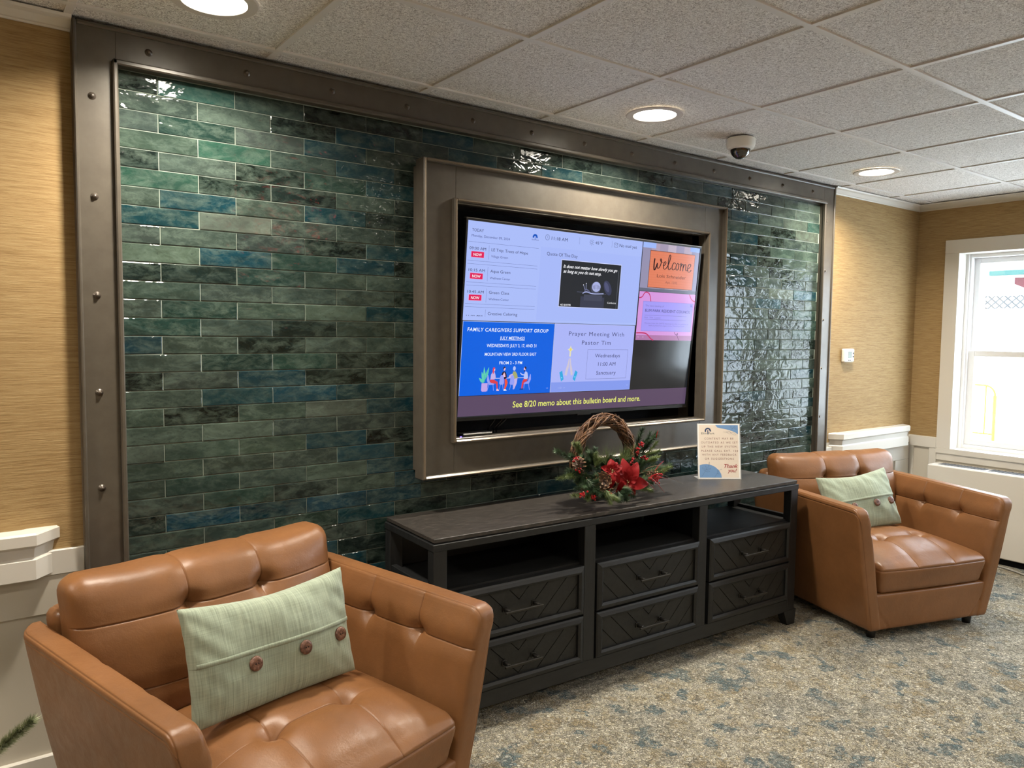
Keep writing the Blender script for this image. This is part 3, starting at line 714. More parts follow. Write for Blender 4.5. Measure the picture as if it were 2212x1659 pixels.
for cu, sg in ((.152, 1), (.372, -1)):
    poly(b, P, [(cu-sg*.008, .642), (cu-sg*.004, .640), (cu+sg*.006, .672), (cu+sg*.030, .680), (cu+sg*.030, .684), (cu, .684), (cu-sg*.010, .664)], LAV, .0013)
    stroke(b, P, [(cu+sg*.002, .683), (cu-sg*.006, .712)], .0024, LAV, .0012); stroke(b, P, [(cu+sg*.024, .683), (cu+sg*.028, .710)], .0024, LAV, .0012)
poly(b, P, [(.160, .661), (.162, .640), (.170, .628), (.180, .628), (.186, .642), (.188, .655), (.182, .660)], LAV2, .0015)
poly(b, P, [(.158, .661), (.180, .662), (.200, .672), (.202, .700), (.197, .703), (.192, .680), (.166, .676), (.157, .670)], RD, .0014); poly(b, P, [(.196, .702), (.203, .702), (.210, .709), (.209, .712), (.196, .712)], SK, .0015)
ell(b, P, .1765, .618, .0062, .0078, SK, .0016, n=16); poly(b, P, [(.169, .618), (.171, .609), (.178, .607), (.182, .612), (.176, .616), (.176, .632), (.172, .638), (.170, .630)], HR, .0017)
ell(b, P, .2315, .6150, .006, .0078, SK, .0016, n=16); poly(b, P, [(.2255, .616), (.2265, .607), (.233, .605), (.238, .609), (.231, .612), (.229, .620)], DK, .0017)
poly(b, P, [(.216, .652), (.221, .632), (.228, .626), (.238, .627), (.245, .640), (.247, .656), (.236, .660), (.224, .660)], DK, .0014); poly(b, P, [(.226, .640), (.232, .630), (.238, .640), (.240, .650), (.224, .652)], SK, .0015)
poly(b, P, [(.236, .660), (.247, .660), (.254, .676), (.250, .690), (.243, .706), (.236, .706), (.239, .686)], OR, .0014); poly(b, P, [(.235, .705), (.246, .706), (.252, .711), (.234, .712)], WH, .0015)
ell(b, P, .2855, .614, .0075, .010, LW, .0016, n=16)
poly(b, P, [(.279, .628), (.292, .626), (.302, .638), (.308, .656), (.290, .660), (.279, .650)], OL, .0015); poly(b, P, [(.255, .655), (.262, .642), (.281, .636), (.281, .656)], LAV2, .0014)
poly(b, P, [(.289, .658), (.306, .658), (.304, .680), (.292, .706), (.284, .706)], LAV2, .0013)
ell(b, P, .3440, .616, .0062, .0080, SK, .0016, n=16); poly(b, P, [(.339, .611), (.345, .605), (.352, .609), (.352, .620), (.346, .618), (.344, .611)], DK, .0017); poly(b, P, [(.340, .622), (.346, .622), (.344, .628), (.340, .627)], DK, .0017)
poly(b, P, [(.340, .655), (.344, .634), (.350, .626), (.360, .634), (.366, .656), (.360, .662), (.344, .662)], LW, .0015); stroke(b, P, [(.346, .644), (.330, .642), (.320, .634)], .005, LW, .0015)
poly(b, P, [(.342, .660), (.364, .660), (.360, .672), (.344, .678), (.338, .704), (.331, .704), (.333, .676)], RD, .0014); rect(b, P, .322, .706, .347, .709, DK, .0015)
chair_pic(.2210, .662); chair_pic(.2775, .664); txt(b, P, '00:00', .4745, .7085, .4855, .0040, LW, .001)
b.build('caregivers_page', scr)
# prayer page
b = MB(); rect(b, P, .4995, .4105, 1.0115, .728, emis((196, 206, 255)), .0003); rect(b, P, .5010, .4120, 1.0105, .7275, emis((172, 182, 248)), .0006); rect(b, P, .501, .6815, 1.0105, .7275, emis((134, 156, 238)), .0008)
PK = emis((74, 78, 124))
txt(b, P, 'Prayer Meeting With', .5865, .4645, .9409, .0200, PK, .001, space=1.15); txt(b, P, 'Pastor Tim', .6706, .5058, .8562, .0200, PK, .001, space=1.15)
for a, c in (((.7115, .5295), (.9775, .5305)), ((.7115, .6695), (.9775, .6705))): rect(b, P, a[0], a[1], c[0], c[1], PK, .001)
for u in (.7112, .9770): rect(b, P, u, .5295, u+.0010, .6705, PK, .001)
txt(b, P, 'Wednesdays', .7605, .5668, .9256, .0185, PK, .001); txt(b, P, '11:00 AM', .7849, .6073, .8997, .0185, PK, .001); txt(b, P, 'Sanctuary', .7772, .6500, .9064, .0185, PK, .001)
CR = emis((226, 222, 190)); HP = emis((206, 198, 216)); SLV = emis((54, 170, 226)); WB = emis((130, 222, 255))
poly(b, P, [(.6037, .510), (.609, .523), (.621, .5295), (.609, .536), (.608, .562), (.599, .562), (.599, .536), (.586, .5295), (.599, .523)], CR, .001); ell(b, P, .604, .5295, .006, .007, emis((232, 214, 110)), .0012, n=12)
poly(b, P, [(.599, .566), (.603, .572), (.6015, .610), (.592, .652), (.578, .648), (.584, .620), (.592, .596)], HP, .001); poly(b, P, [(.609, .566), (.605, .572), (.6065, .610), (.617, .652), (.629, .646), (.623, .620), (.614, .596)], HP, .001)
poly(b, P, [(.546, .636), (.562, .627), (.575, .668), (.560, .678)], SLV, .0012); poly(b, P, [(.658, .636), (.643, .627), (.630, .668), (.644, .678)], SLV, .0012)
ell(b, P, .562, .660, .003, .004, WB, .0014, n=12); ell(b, P, .643, .658, .003, .004, WB, .0014, n=12)
txt(b, P, '1 / 2    >', .5454, .7115, .5850, .0075, emis((190, 202, 250)), .001); rect(b, P, .985, .7045, .997, .7060, emis((200, 210, 255)), .001)
b.build('prayer_page', scr)
# welcome page
b = MB()
wc = [(150, 146, 176), (176, 160, 182), (164, 152, 178), (190, 176, 196), (158, 150, 180), (182, 166, 186), (140, 136, 168)]
for i in range(7): rect(b, P, 1.0205+i*.0597, 0, 1.0205+(i+1)*.0597+.0002, .2375, emis(wc[i]), .0004)
rect(b, P, 1.0205, .222, 1.439, .2375, emis((104, 108, 128)), .0006)
rect(b, P, 1.0205, 0, 1.112, .026, emis((160, 186, 250)), .0007); rect(b, P, 1.366, 0, 1.439, .022, emis((140, 168, 240)), .0007)
rect(b, P, 1.0740, .0355, 1.4070, .2185, emis((96, 52, 44)), .0008); rect(b, P, 1.0765, .0380, 1.4045, .2160, emis((226, 130, 98)), .001)
for i in range(14): rect(b, P, 1.0765, .041+i*.0125, 1.4045, .0425+i*.0125, emis((218, 122, 90)), .0011)
SI = emis((46, 24, 30)); D_ = lambda pts, w=(.0016, .0062): stroke(b, P, pts, w, SI, .0014, smooth=2)
D_([(1.109, .074), (1.106, .100), (1.108, .128), (1.114, .132), (1.122, .118), (1.130, .096)], (.003, .0085)); D_([(1.130, .096), (1.130, .118), (1.138, .124), (1.150, .112), (1.158, .092), (1.158, .074), (1.150, .072), (1.150, .084), (1.160, .090), (1.172, .088)])
D_([(1.172, .106), (1.182, .104), (1.192, .094), (1.190, .084), (1.180, .086), (1.174, .102), (1.176, .120), (1.188, .124), (1.202, .112), (1.214, .090), (1.222, .066), (1.222, .050), (1.215, .048), (1.209, .066), (1.207, .096), (1.212, .122), (1.222, .124), (1.232, .112)])
D_([(1.262, .092), (1.256, .084), (1.246, .088), (1.238, .104), (1.240, .120), (1.250, .124), (1.262, .114)]); D_([(1.282, .086), (1.272, .090), (1.266, .106), (1.270, .122), (1.282, .122), (1.290, .106), (1.286, .090), (1.280, .088), (1.290, .092), (1.300, .088)])
D_([(1.304, .084), (1.303, .104), (1.301, .124)]); D_([(1.302, .108), (1.310, .090), (1.318, .086), (1.322, .098), (1.321, .124)]); D_([(1.321, .108), (1.330, .090), (1.338, .087), (1.342, .100), (1.342, .118), (1.350, .122), (1.360, .112)])
D_([(1.356, .110), (1.370, .106), (1.380, .092), (1.374, .082), (1.362, .088), (1.356, .106), (1.360, .124), (1.372, .128), (1.386, .114)])
txt(b, P, 'Lois Schneider', 1.1345, .1648, 1.3496, .0165, emis((92, 50, 48)), .0014); txt(b, P, 'Apt. 1202', 1.1995, .1925, 1.2881, .0120, emis((150, 86, 76)), .0014)
b.build('welcome_page', scr)
# council page
b = MB(); rect(b, P, 1.0230, .2395, 1.4390, .4810, emis((214, 152, 222)), .0004); rect(b, P, 1.0230, .455, 1.4390, .4810, emis((176, 120, 170)), .0006)
PS = emis((196, 48, 100)); stroke(b, P, [(1.023, .272), (1.045, .268), (1.058, .245), (1.075, .241), (1.098, .252), (1.108, .288)], .005, PS, .0008, smooth=2); stroke(b, P, [(1.392, .240), (1.405, .262), (1.422, .272), (1.439, .276)], .0055, PS, .0008, smooth=2)
stroke(b, P, [(1.024, .445), (1.07, .444), (1.10, .448), (1.13, .474), (1.15, .481)], .006, PS, .0008, smooth=2); stroke(b, P, [(1.30, .437), (1.312, .452), (1.33, .452), (1.328, .442), (1.320, .446), (1.334, .470), (1.345, .480)], .0028, emis((90, 40, 100)), .0008, smooth=2)
rect(b, P, 1.0545, .2865, 1.4265, .4350, emis((120, 116, 208)), .0009); rect(b, P, 1.0555, .2875, 1.4255, .4340, emis((164, 156, 246)), .0010)
poly(b, P, [(1.407, .2875), (1.4255, .305), (1.407, .305)], emis((130, 126, 214)), .0012)
KI = emis((56, 50, 110)); KJ = emis((124, 116, 196))
txt(b, P, 'The next meeting of', 1.0722, .3125, 1.2055, .0095, KJ, .0013); txt(b, P, 'ELIM PARK RESIDENT COUNCIL', 1.0731, .3385, 1.4085, .0145, KI, .0013)
rect(b, P, 1.071, .3548, 1.385, .3556, KI, .0013); txt(b, P, 'Date   Time   Location', 1.0723, .3700, 1.1882, .0072, KJ, .0013); rect(b, P, 1.073, .3762, 1.3815, .3770, KI, .0013)
txt(b, P, 'Minutes from the DATE meeting are also on website as', 1.0761, .3985, 1.4038, .0070, KJ, .0013); txt(b, P, 'well as posted on paper at the Concierge Desk', 1.1062, .4098, 1.3741, .0070, KJ, .0013)
txt(b, P, '<    >', 1.0345, .4690, 1.0780, .0080, emis((236, 200, 240)), .0013)
b.build('council_page', scr)
# ticker
b = MB(); rect(b, P, .0030, .7300, 1.4370, .8170, emis((92, 74, 100)), .0006)
txt(b, P, 'See 8/20 memo about this bulletin board and more.', .2903, .7885, 1.0933, .0285, emis((240, 244, 120)), .001, bold=.008)
b.build('ticker_band', scr)
# media player and cable in the recess
mp = thing('media_player', 'small flat silver edged box under the television', 'media player', (1.80, 2.70, 1.0545))
b = MB(); b.box((-.075, -.03, 0), (.075, .05, .016), M['black'], .002); b.build('case', mp)
b = MB(); b.box((-.072, -.032, .011), (.072, -.0295, .0135), plain('silver_edge', (224, 224, 220), .25, metal=.5)); b.build('edge_strip', mp)
b = MB(); b.box((-.090, -.034, .003), (-.084, -.030, .006), NT('blue_led').set(col=(0, 0, 0, 1), ec=lin((110, 90, 255)), es=6.).m); b.build('status_light', mp)
b = MB()
for dx, sp in ((0, .02), (.03, .05), (.045, .07)):
    b.tube([(1.90+dx, 2.74, 1.055), (1.885+dx, 2.72, 1.075), (1.905+dx+sp*.3, 2.71, 1.11), (1.93+dx+sp*.4, 2.72, 1.15), (1.95+dx+sp*.4, 2.745, 1.19)], .0035, M['gloss_black'], 6)
tag(b.build('television_cable', None, True), 'black cables hanging below the television screen', 'cable')

# ------------------------------------------------------------------ media console
CO = Vector((1.37, 2.309, 0)); ca_ = -math.atan2(.0368, .9993)
con = thing('media_console', 'long charcoal wood console with six chevron drawers and open shelves', 'console', CO, ca_)
CL, CD = 2.125, .405
POST = [(0, .056), (.702, .762), (1.388, 1.442), (2.069, 2.125)]
b = MB(); b.box((.004, .004, .740), (CL-.004, CD-.004, .756), M['top'], .002); b.build('top', con)
b = MB()
b.box((-.002, -.002, .709), (CL+.002, .024, .736), M['char'], .002); b.box((-.002, CD-.024, .709), (CL+.002, CD+.002, .736), M['char'], .002)
b.box((-.002, .02, .709), (.03, CD-.02, .736), M['charv'], .002); b.box((CL-.03, .02, .709), (CL+.002, CD-.02, .736), M['charv'], .002)
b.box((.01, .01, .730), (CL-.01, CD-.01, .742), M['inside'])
for i, (a, c) in enumerate(POST):
    b.box((a, 0, .138 if 0 < i < 3 else .08), (c, .045, .712), M['charv'], .002)
for a, c in (POST[0], POST[3]): b.box((a, CD-.045, .08), (c, CD, .712), M['charv'], .002)
b.box((.0, .002, .075), (CL, .045, .138), M['char'], .002)
b.build('carcass_frame', con)
b = MB(); b.box((.01, .03, .535), (CL-.01, CD-.01, .553), M['char']); b.build('shelf', con)
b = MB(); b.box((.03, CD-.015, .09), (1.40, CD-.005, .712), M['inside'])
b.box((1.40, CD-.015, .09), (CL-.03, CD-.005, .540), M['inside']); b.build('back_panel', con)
for a in (.008, CL-.022):
    b = MB(); b.box((a, .04, .09), (a+.014, CD-.04, .545), M['charv']); b.box((a-.002, .04, .545), (a+.022, CD-.04, .570), M['charv'], .002); b.build('side_panel', con)
for a in (.725, 1.41):
    b = MB(); b.box((a, .04, .09), (a+.012, CD-.02, .712), M['inside']); b.build('divider', con)
for a in (0, CL):
    for y0 in (.0, CD-.05):
        s = 1 if a == 0 else -1; m = MB(); x0 = a
        vs = [(x0, y0, .08), (x0+s*.10, y0, .08), (x0+s*.10, y0+.05, .08), (x0, y0+.05, .08), (x0+s*.004, y0+.004, 0), (x0+s*.062, y0+.004, 0), (x0+s*.062, y0+.044, 0), (x0+s*.004, y0+.044, 0)]
        if s < 0: vs = [(p[0]+.016*(1 if p[2] == 0 else 1), p[1], p[2]) for p in vs]
        m.add(vs, [(0, 1, 2, 3), (4, 7, 6, 5), (0, 4, 5, 1), (1, 5, 6, 2), (2, 6, 7, 3), (3, 7, 4, 0)], M['charv']); fixn(m.build('leg', con))
bays = [(.058, .700), (.771, 1.388), (1.461, 2.066)]
for (ua, ub) in bays:
    for (za, zb) in ((.342, .545), (.140, .334)):
        dr = MB(); w = .030; yb = .03; yf = -.012; yp = .004
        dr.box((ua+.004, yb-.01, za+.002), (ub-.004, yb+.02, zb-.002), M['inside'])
        # bevelled frame, mitred
        o = [(ua, za), (ub, za), (ub, zb), (ua, zb)]; i_ = [(ua+w, za+w), (ub-w, za+w), (ub-w, zb-w), (ua+w, zb-w)]
        r1 = [(ua+.006, za+.006), (ub-.006, za+.006), (ub-.006, zb-.006), (ua+.006, zb-.006)]; r2 = [(ua+w-.010, za+w-.010), (ub-w+.010, za+w-.010), (ub-w+.010, zb-w+.010), (ua+w-.010, zb-w+.010)]
        lay = [(o, yb), (o, yf+.010), (r1, yf+.005), (r2, yf), (i_, yf+.006), (i_, yp+.008)]
        vs = []; fs = []
        for L, y in lay: vs += [(p[0], y, p[1]) for p in L]
        for k in range(len(lay)-1):
            for j in range(4): l = (j+1) % 4; fs.append((k*4+j, k*4+l, (k+1)*4+l, (k+1)*4+j))
        dr.add(vs, fs, M['char']); do = fixn(dr.build('drawer', con))
        # chevron planks
        pl = MB(); cx = (ua+ub)/2; pa, pb, qa, qb = ua+w, ub-w, za+w, zb-w; hp = .091; gap = .0028
        pl.box((pa, yp+.004, qa), (pb, yp+.010, qb), M['matblack'])
        def clip(poly_, f):
            out = []
            for i in range(len(poly_)):
                A, B = poly_[i], poly_[(i+1) % len(poly_)]; fa, fb = f(A), f(B)
                if fa >= 0: out.append(A)
                if (fa >= 0) != (fb >= 0): t = fa/(fa-fb); out.append((A[0]+(B[0]-A[0])*t, A[1]+(B[1]-A[1])*t))
            return out
        sl = .97
        for s in (-1, 1):
            for k in range(-6, 7):
                c0 = k*hp+.003
                # plank between two slanted lines  z = zc + c + sl*|x-cx|
                f0 = lambda p: (p[1]-qa)-(c0+sl*abs(p[0]-cx))-gap/2*1.5+0; f1 = lambda p: (c0+hp+sl*abs(p[0]-cx))-(p[1]-qa)-gap/2*1.5
                pg = [(cx, qa), (pb if s > 0 else pa, qa), (pb if s > 0 else pa, qb), (cx, qb)]
                pg = clip(clip(pg, f0), f1)
                if len(pg) >= 3: pl.prism(pg, lambda a, c, d: (a, d, c), yp, yp+.006, M['planks'])
        fixn(pl.build('chevron_panel', do))
        hd = MB(); zc = (za+zb)/2-.010+(.004 if za > .2 else 0); x0, x1 = cx-.088, cx+.088
        hd.box((x0, -.040, zc-.005), (x1, -.031, zc+.005), M['handle'], .0015)
        for x in (x0+.012, x1-.026): hd.box((x, -.034, zc-.004), (x+.014, .006, zc+.010), M['handle'], .002); hd.box((x-.003, -.001, zc-.007), (x+.017, .005, zc+.013), M['handle'], .001)
        hd.build('handle', do)

# ------------------------------------------------------------------ armchairs
def axis(a, c, step, extra=(), w=(.0009, .0020, .0050, .011)):
    n = max(2, int(round((c-a)/step))); v = [a+(c-a)*i/n for i in range(n+1)]
    for e in extra:
        if a < e < c:
            v = [x for x in v if abs(x-e) > .006 or x in (a, c)]
            v += [e]+[e+s*d for d in w for s in (-1, 1) if a < e+s*d < c]
    v = sorted(v); out = [v[0]]
    for x in v[1:]:
        if x-out[-1] > .0009: out.append(x)
    return out
def soft(mb, xs, ys, zs, r, mat, fn):
    """closed rounded box over the coordinate arrays, every vertex passed through fn(p, n) -> p"""
    idx = {}; vs = []
    hx, hy, hz = (xs[-1]-xs[0])/2, (ys[-1]-ys[0])/2, (zs[-1]-zs[0])/2; cx, cy, cz = (xs[-1]+xs[0])/2, (ys[-1]+ys[0])/2, (zs[-1]+zs[0])/2
    def vert(i, j, k):
        key = (i, j, k)
        if key in idx: return idx[key]
        p = Vector((xs[i]-cx, ys[j]-cy, zs[k]-cz)); q = Vector((max(-hx+r, min(hx-r, p.x)), max(-hy+r, min(hy-r, p.y)), max(-hz+r, min(hz-r, p.z))))
        d = p-q; n = d.normalized() if d.length > 1e-9 else Vector((0, 0, 1)); c = q+n*min(r, r)
        idx[key] = len(vs); vs.append(fn(c+Vector((cx, cy, cz)), n)); return idx[key]
    fs = []; X, Y, Z = len(xs)-1, len(ys)-1, len(zs)-1
    for i in range(X):
        for j in range(Y):
            fs.append((vert(i, j, 0), vert(i, j+1, 0), vert(i+1, j+1, 0), vert(i+1, j, 0))); fs.append((vert(i, j, Z), vert(i+1, j, Z), vert(i+1, j+1, Z), vert(i, j+1, Z)))
    for i in range(X):
        for k in range(Z):
            fs.append((vert(i, 0, k), vert(i+1, 0, k), vert(i+1, 0, k+1), vert(i, 0, k+1))); fs.append((vert(i, Y, k), vert(i, Y, k+1), vert(i+1, Y, k+1), vert(i+1, Y, k)))
    for j in range(Y):
        for k in range(Z):
            fs.append((vert(0, j, k), vert(0, j, k+1), vert(0, j+1, k+1), vert(0, j+1, k))); fs.append((vert(X, j, k), vert(X, j+1, k), vert(X, j+1, k+1), vert(X, j, k+1)))
    mb.add(vs, fs, mat)
gz = lambda d, w: math.exp(-(d/w)**2)
def sm(a, b_, x): t = max(0, min(1, (x-a)/(b_-a))); return t*t*(3-2*t)

def make_chair(label):
    ch = thing('leather_armchair', label, 'armchair')
    L = M['leather']
    # arms: slanted slabs, padded and tufted inside
    for s in (1, -1):
        def fn(p, n, s=s):
            # p.x : 0 outer ... -.072 inner, p.y along, p.z height
            z = p.z; sh = .385+(z-.05)*.2016
            d = 0.
            fin = sm(.2, .9, -n.x)      # inner face
            fout = sm(.2, .9, n.x); ffr = sm(.3, .9, -n.y); ftop = sm(.3, .9, n.z)
            if fin > 0:
                q = 0
                q += -.0040*gz(z-.549, .0014)-.007*gz(z-.549, .02)
                for ty in (.22, .45):
                    rr = math.hypot(p.y-ty, (z-.549)); q += -.016*gz(rr, .028)-.009*gz(rr, .010)
                    if z > .549: q += -.0030*gz(p.y-ty, .0014)-.003*gz(p.y-ty, .018)
                    else: q += (-.0020*gz(p.y-ty, .003)-.004*gz(p.y-ty, .014))*max(0, 1-(.549-z)/.06)
                edge = min(1, max(0, (.655-z)/.05))*min(1, max(0, (p.y+.01)/.05))
                d += fin*(q+.010*edge*sm(.2, .4, z))
            d += fout*(-.0032*gz(z-.648, .0015)); d += ftop*(-.0028*gz(p.x+.008, .0015)-.0028*gz(p.x+.064, .0015)+.003)
            d += fout*.006*math.sin(PI*max(0, min(1, (z-.05)/.62)))
            d += ffr*(-.0034*gz(p.x+.008, .0015))+fin*ffr*0
            x = p.x+n.x*d; y = p.y+n.y*d-.024*(z/.67)*(1-sm(0, .3, p.y)); zz = z+n.z*d+.012*p.y/.8*sm(.4, .67, z)
            rr_ = .045; yy_ = p.y+.002
            if yy_ < rr_ and z > .5: zz -= (rr_-math.sqrt(max(0, rr_*rr_-(rr_-yy_)**2)))*sm(.56, .66, z)
            # rear corner turns in
            ty_ = max(0., min(.0899, p.y-.757)); x -= (.09-math.sqrt(.0081-ty_*ty_))*max(0., min(1., (p.x+.068)/.068))
            return Vector((s*(sh+x), y, zz))
        m = MB()
        xs = axis(-.072, 0, .009, (-.008, -.064), (.002, .004)); ys = axis(-.002, .05, .005)[:-1]+axis(.05, .845, .014, (.22, .45)); zs = axis(.05, .668, .012, (.549, .648))
        soft(m, xs, ys, zs, .017, L, fn); o = m.build('arm', ch, True); fixn(o)
    # front apron with the slanted arm seams
    def fa(p, n):
        z = p.z; d = 0; f = sm(.3, .9, -n.y)
        sx = .345-(.225-z)*.5+.02*math.sin(PI*max(0, min(1, (z-.05)/.18)))
        d += f*(-.0055*gz(abs(p.x)-sx, .0030)); d += f*.004*math.cos(p.x/.36*PI/2)
        w = .36+(z-.05)*.2016*.6
        return Vector((p.x*w/.36+n.x*d, p.y+n.y*d-.024*z/.67, z))
    m = MB(); soft(m, axis(-.36, .36, .007), axis(.0035, .12, .03), axis(.052, .236, .010), .010, L, fa); fixn(m.build('front_apron', ch, True))
    m = MB(); soft(m, axis(-.34, .34, .05), axis(.10, .76, .05), axis(.055, .235, .05), .01, M['feet'], lambda p, n: p); m.build('seat_base', ch, True)
    # back frame
    def fb(p, n):
        w = .36+(p.z-.05)*.115; return Vector((p.x*w/.36, p.y+.03*sm(.3, .72, p.z)-.012+(.006*n.y*math.cos(p.x*4)), p.z+n.z*(-.002*gz(abs(p.x)-.34, .003))))
    m = MB(); soft(m, axis(-.36, .36, .02, (-.34, .34)), axis(.735, .835, .012), axis(.05, .722, .02), .034, L, fb); fixn(m.build('back_frame', ch, True))
    # seat cushion
    tuf = [(-.121, .213), (.121, .213)]
    def fs_(p, n):
        x, y, z = p; d = 0; top = sm(.25, .85, n.z); fr_ = sm(.3, .9, -n.y)
        u = min(1, abs(x)/.352); v = min(1, max(0, (y-.0)/.62))
        crown_ = .078*(1-u**2.6)*(1-abs(2*v-1)**2.8)**.8+.012
        q = 0
        wd = .010
        q -= .0042*gz(y-.213, .0014)*(1 if abs(x) < .13 else .12)+wd*gz(y-.213, .030)*gz(max(0, abs(x)-.121), .06)
        for tx, ty in tuf:
            rr = math.hypot(x-tx, y-ty); q -= .020*gz(rr, .034)+.012*gz(rr, .012)
            q -= .0042*gz(x-tx, .0014)+.005*gz(x-tx, .026)
        zz = z+top*(crown_+q) if n.z > 0 else z
        d = fr_*(.012*math.cos(min(1, u)*PI/2)-.0042*gz(z-.352, .0015)+.003*gz(z-.357, .004))
        for tx, ty in tuf: d -= fr_*.0040*gz(x-tx, .0014)*(1 if z > .353 else 0)
        d += sm(.4, .95, abs(n.x))*(-.002*gz(z-.352, .0026))
        lean = .95+.05*sm(.22, .36, z)
        ear = .010*u**6
        return Vector((x*lean+n.x*d, y+n.y*d-ear*0-.018*sm(.25, .36, z)*fr_, zz))
    m = MB(); soft(m, axis(-.352, .352, .011, (-.121, .121)), axis(-.004, .62, .011, (.213,)), axis(.232, .372, .010, (.352,)), .030, L, fs_); fixn(m.build('seat_cushion', ch, True))
    # back cushion (local v up the cushion)
    bt = [(-.121, .69), (.121, .69)]
    def fc(p, n):
        x, y, z = p; d = 0; fr_ = sm(.15, .85, -n.y); top = sm(.2, .9, n.z)
        u = min(1, abs(x)/.42); v = max(0, min(1, (z-.36)/.455))
        bul = .055*(1-u**2.4)*(1-abs(2*v-1)**2.6)+.010*(1-u**4)
        q = -.0046*gz(z-.69, .0014)-.010*gz(z-.69, .030)*(.35+.65*gz(max(0, abs(x)-.121), .12))
        q += -.0040*gz(z-.50, .0014)-.004*gz(z-.50, .025)
        for tx, tz in bt:
            rr = math.hypot(x-tx, z-tz); q -= .022*gz(rr, .036)+.013*gz(rr, .012)
            if z > .69: q -= .0046*gz(x-tx, .0014)+.0055*gz(x-tx, .022)
            elif z > .60: q -= (.0036*gz(x-tx, .0014)+.005*gz(x-tx, .018))*(z-.60)/.09
        d += fr_*(bul+q)
        tq = .012*(1-u**3)
        for tx, tz in bt: tq -= .0044*gz(x-tx, .0014)+.0035*gz(x-tx, .022)
        d += top*(1-fr_)*tq
        sd = sm(.4, .95, abs(n.x)); d += sd*.006
        px = x+n.x*d; py = y+n.y*d; pz = z+n.z*d
        # pinch of the upper corners, lean
        k = sm(.55, 1, u)*sm(.72, .82, z); pz += .012*k; px *= 1+.012*k
        py += (pz-.36)*.20-.012; px *= .90+.10*sm(.40, .66, z)
        return Vector((px, py, pz))
    m = MB(); soft(m, axis(-.42, .42, .011, (-.121, .121)), axis(.600, .725, .010), axis(.37, .806, .011, (.50, .69)), .045, L, fc); fixn(m.build('back_cushion', ch, True))
    for x, y in ((-.32, .06), (.32, .06), (-.32, .74), (.32, .74)):
        m = MB(); m.lathe([(.0001, 0), (.020, 0), (.026, .052), (.0001, .052)], (x, y, 0), M['feet'], 16); fixn(m.build('leg', ch, True))
    return ch
def make_pillow(label, p):
    (cx, cy, cz, rz, tilt, roll, W_, H_), buttons = p
    pw = thing('throw_pillow', label, 'pillow')
    n1, n2 = 96, 56; T = .066; m = MB(); rn = random.Random(5)
    wr = [(rn.uniform(-.5, .5), rn.uniform(-.3, .5), rn.uniform(.6, 2.4), rn.uniform(.03, .09)) for _ in range(9)]
    def pt(a, c, s):
        u, v = 2*a-1, 2*c-1
        pin = 1-.055*(1-abs(v)**2)*abs(u)**3*0
        x = u*W_/2*(1-.045*(1-abs(u)**6)*0-.05*abs(u)**2*(1-v*v)); z = v*H_/2*(1-(.16 if v > 0 else .03)*(1-abs(u)**1.6)*v*v)
        t = T*((1-u*u)**.42)*((1-v*v)**.42)*(1+.10*math.sin(5*u+2*v))
        if s < 0: t *= .8
        wv = 0
        for a0, c0, an, w in wr:
            dd = (u/2-a0)*math.sin(an)+(v/2-c0)*math.cos(an); wv += .0016*math.sin(dd*30)*gz(math.hypot(u/2-a0, v/2-c0), .22)
        wv += .0036*math.sin(u*15+v*5+1.5*math.sin(u*4))*sm(.25, .9, v)*gz(u-.35, .6)+.0018*math.sin(u*20+v*14)*sm(.3, .95, abs(u))
        fl = 0
        if s > 0: fl = .0030*sm(-.012, -.004, v)
        return Vector((x, -s*(t+wv*min(1, t/.02)+fl*min(1, t/.01)), z))
    vl = sorted(set([i/n2 for i in range(n2+1)]+[(1-.014)/2, (1-.011)/2, (1-.008)/2, (1-.005)/2, (1-.002)/2]))
    for s in (1, -1):
        vs = [pt(i/n1, c, s) for c in vl for i in range(n1+1)]; k = n1+1
        m.add(vs, [(j*k+i, j*k+i+1, (j+1)*k+i+1, (j+1)*k+i) if s > 0 else (j*k+i, (j+1)*k+i, (j+1)*k+i+1, j*k+i+1) for j in range(len(vl)-1) for i in range(n1)], M['sage'])
    m.build('cushion_cover', pw, True)
    m = MB(); pts = [pt(i/60, (1+.03)/2, 1)+Vector((0, -.0012, 0)) for i in range(1, 60)]
    vs = []; 
    for q in pts: vs += [q+Vector((0, .0, .006)), q+Vector((0, -.0015, .004)), q+Vector((0, -.0015, -.004)), q+Vector((0, .001, -.006))]
    m.add(vs, [(4*i+j, 4*i+j+1, 4*i+j+5, 4*i+j+4) for i in range(58) for j in range(3)], M['sage']); fixn(m.build('flap_edge', pw, True))
    for bu, bv in buttons:
        q = pt(bu+.5, bv+.5, 1); m = MB(); M3 = Matrix(((1, 0, 0), (0, 0, -1), (0, 1, 0)))
        m.lathe([(.0001, .0085), (.006, .0078), (.013, .0092), (.0185, .0070), (.0205, .0030), (.018, .0), (.0001, -.001)], q+Vector((0, -.002, 0)), M['button'], 26, M3)
        for dx in (-.0042, .0042): m.lathe([(.0022, .0092), (.0001, .0094)], q+Vector((dx, -.002, 0)), M['hole'], 8, M3)
        fixn(m.build('button', pw, True))
    return pw, Matrix.Translation((cx, cy, cz)) @ Matrix.Rotation(rz, 4, 'Z') @ Matrix.Rotation(tilt, 4, 'X') @ Matrix.Rotation(roll, 4, 'Y')
ch1 = make_chair('tan leather armchair in the foreground at the left end of the console')
ch2 = dup_tree(ch1); ch2['label'] = 'tan leather armchair near the window at the right end of the console'
for c_ in (ch1, ch2): c_['group'] = 'tan leather armchairs beside the console'
ch1.location = (.824, 1.747, 0); ch1.rotation_euler = (0, 0, .259)
ch2.location = (3.951, 1.757, 0); ch2.rotation_euler = (0, 0, -.301)
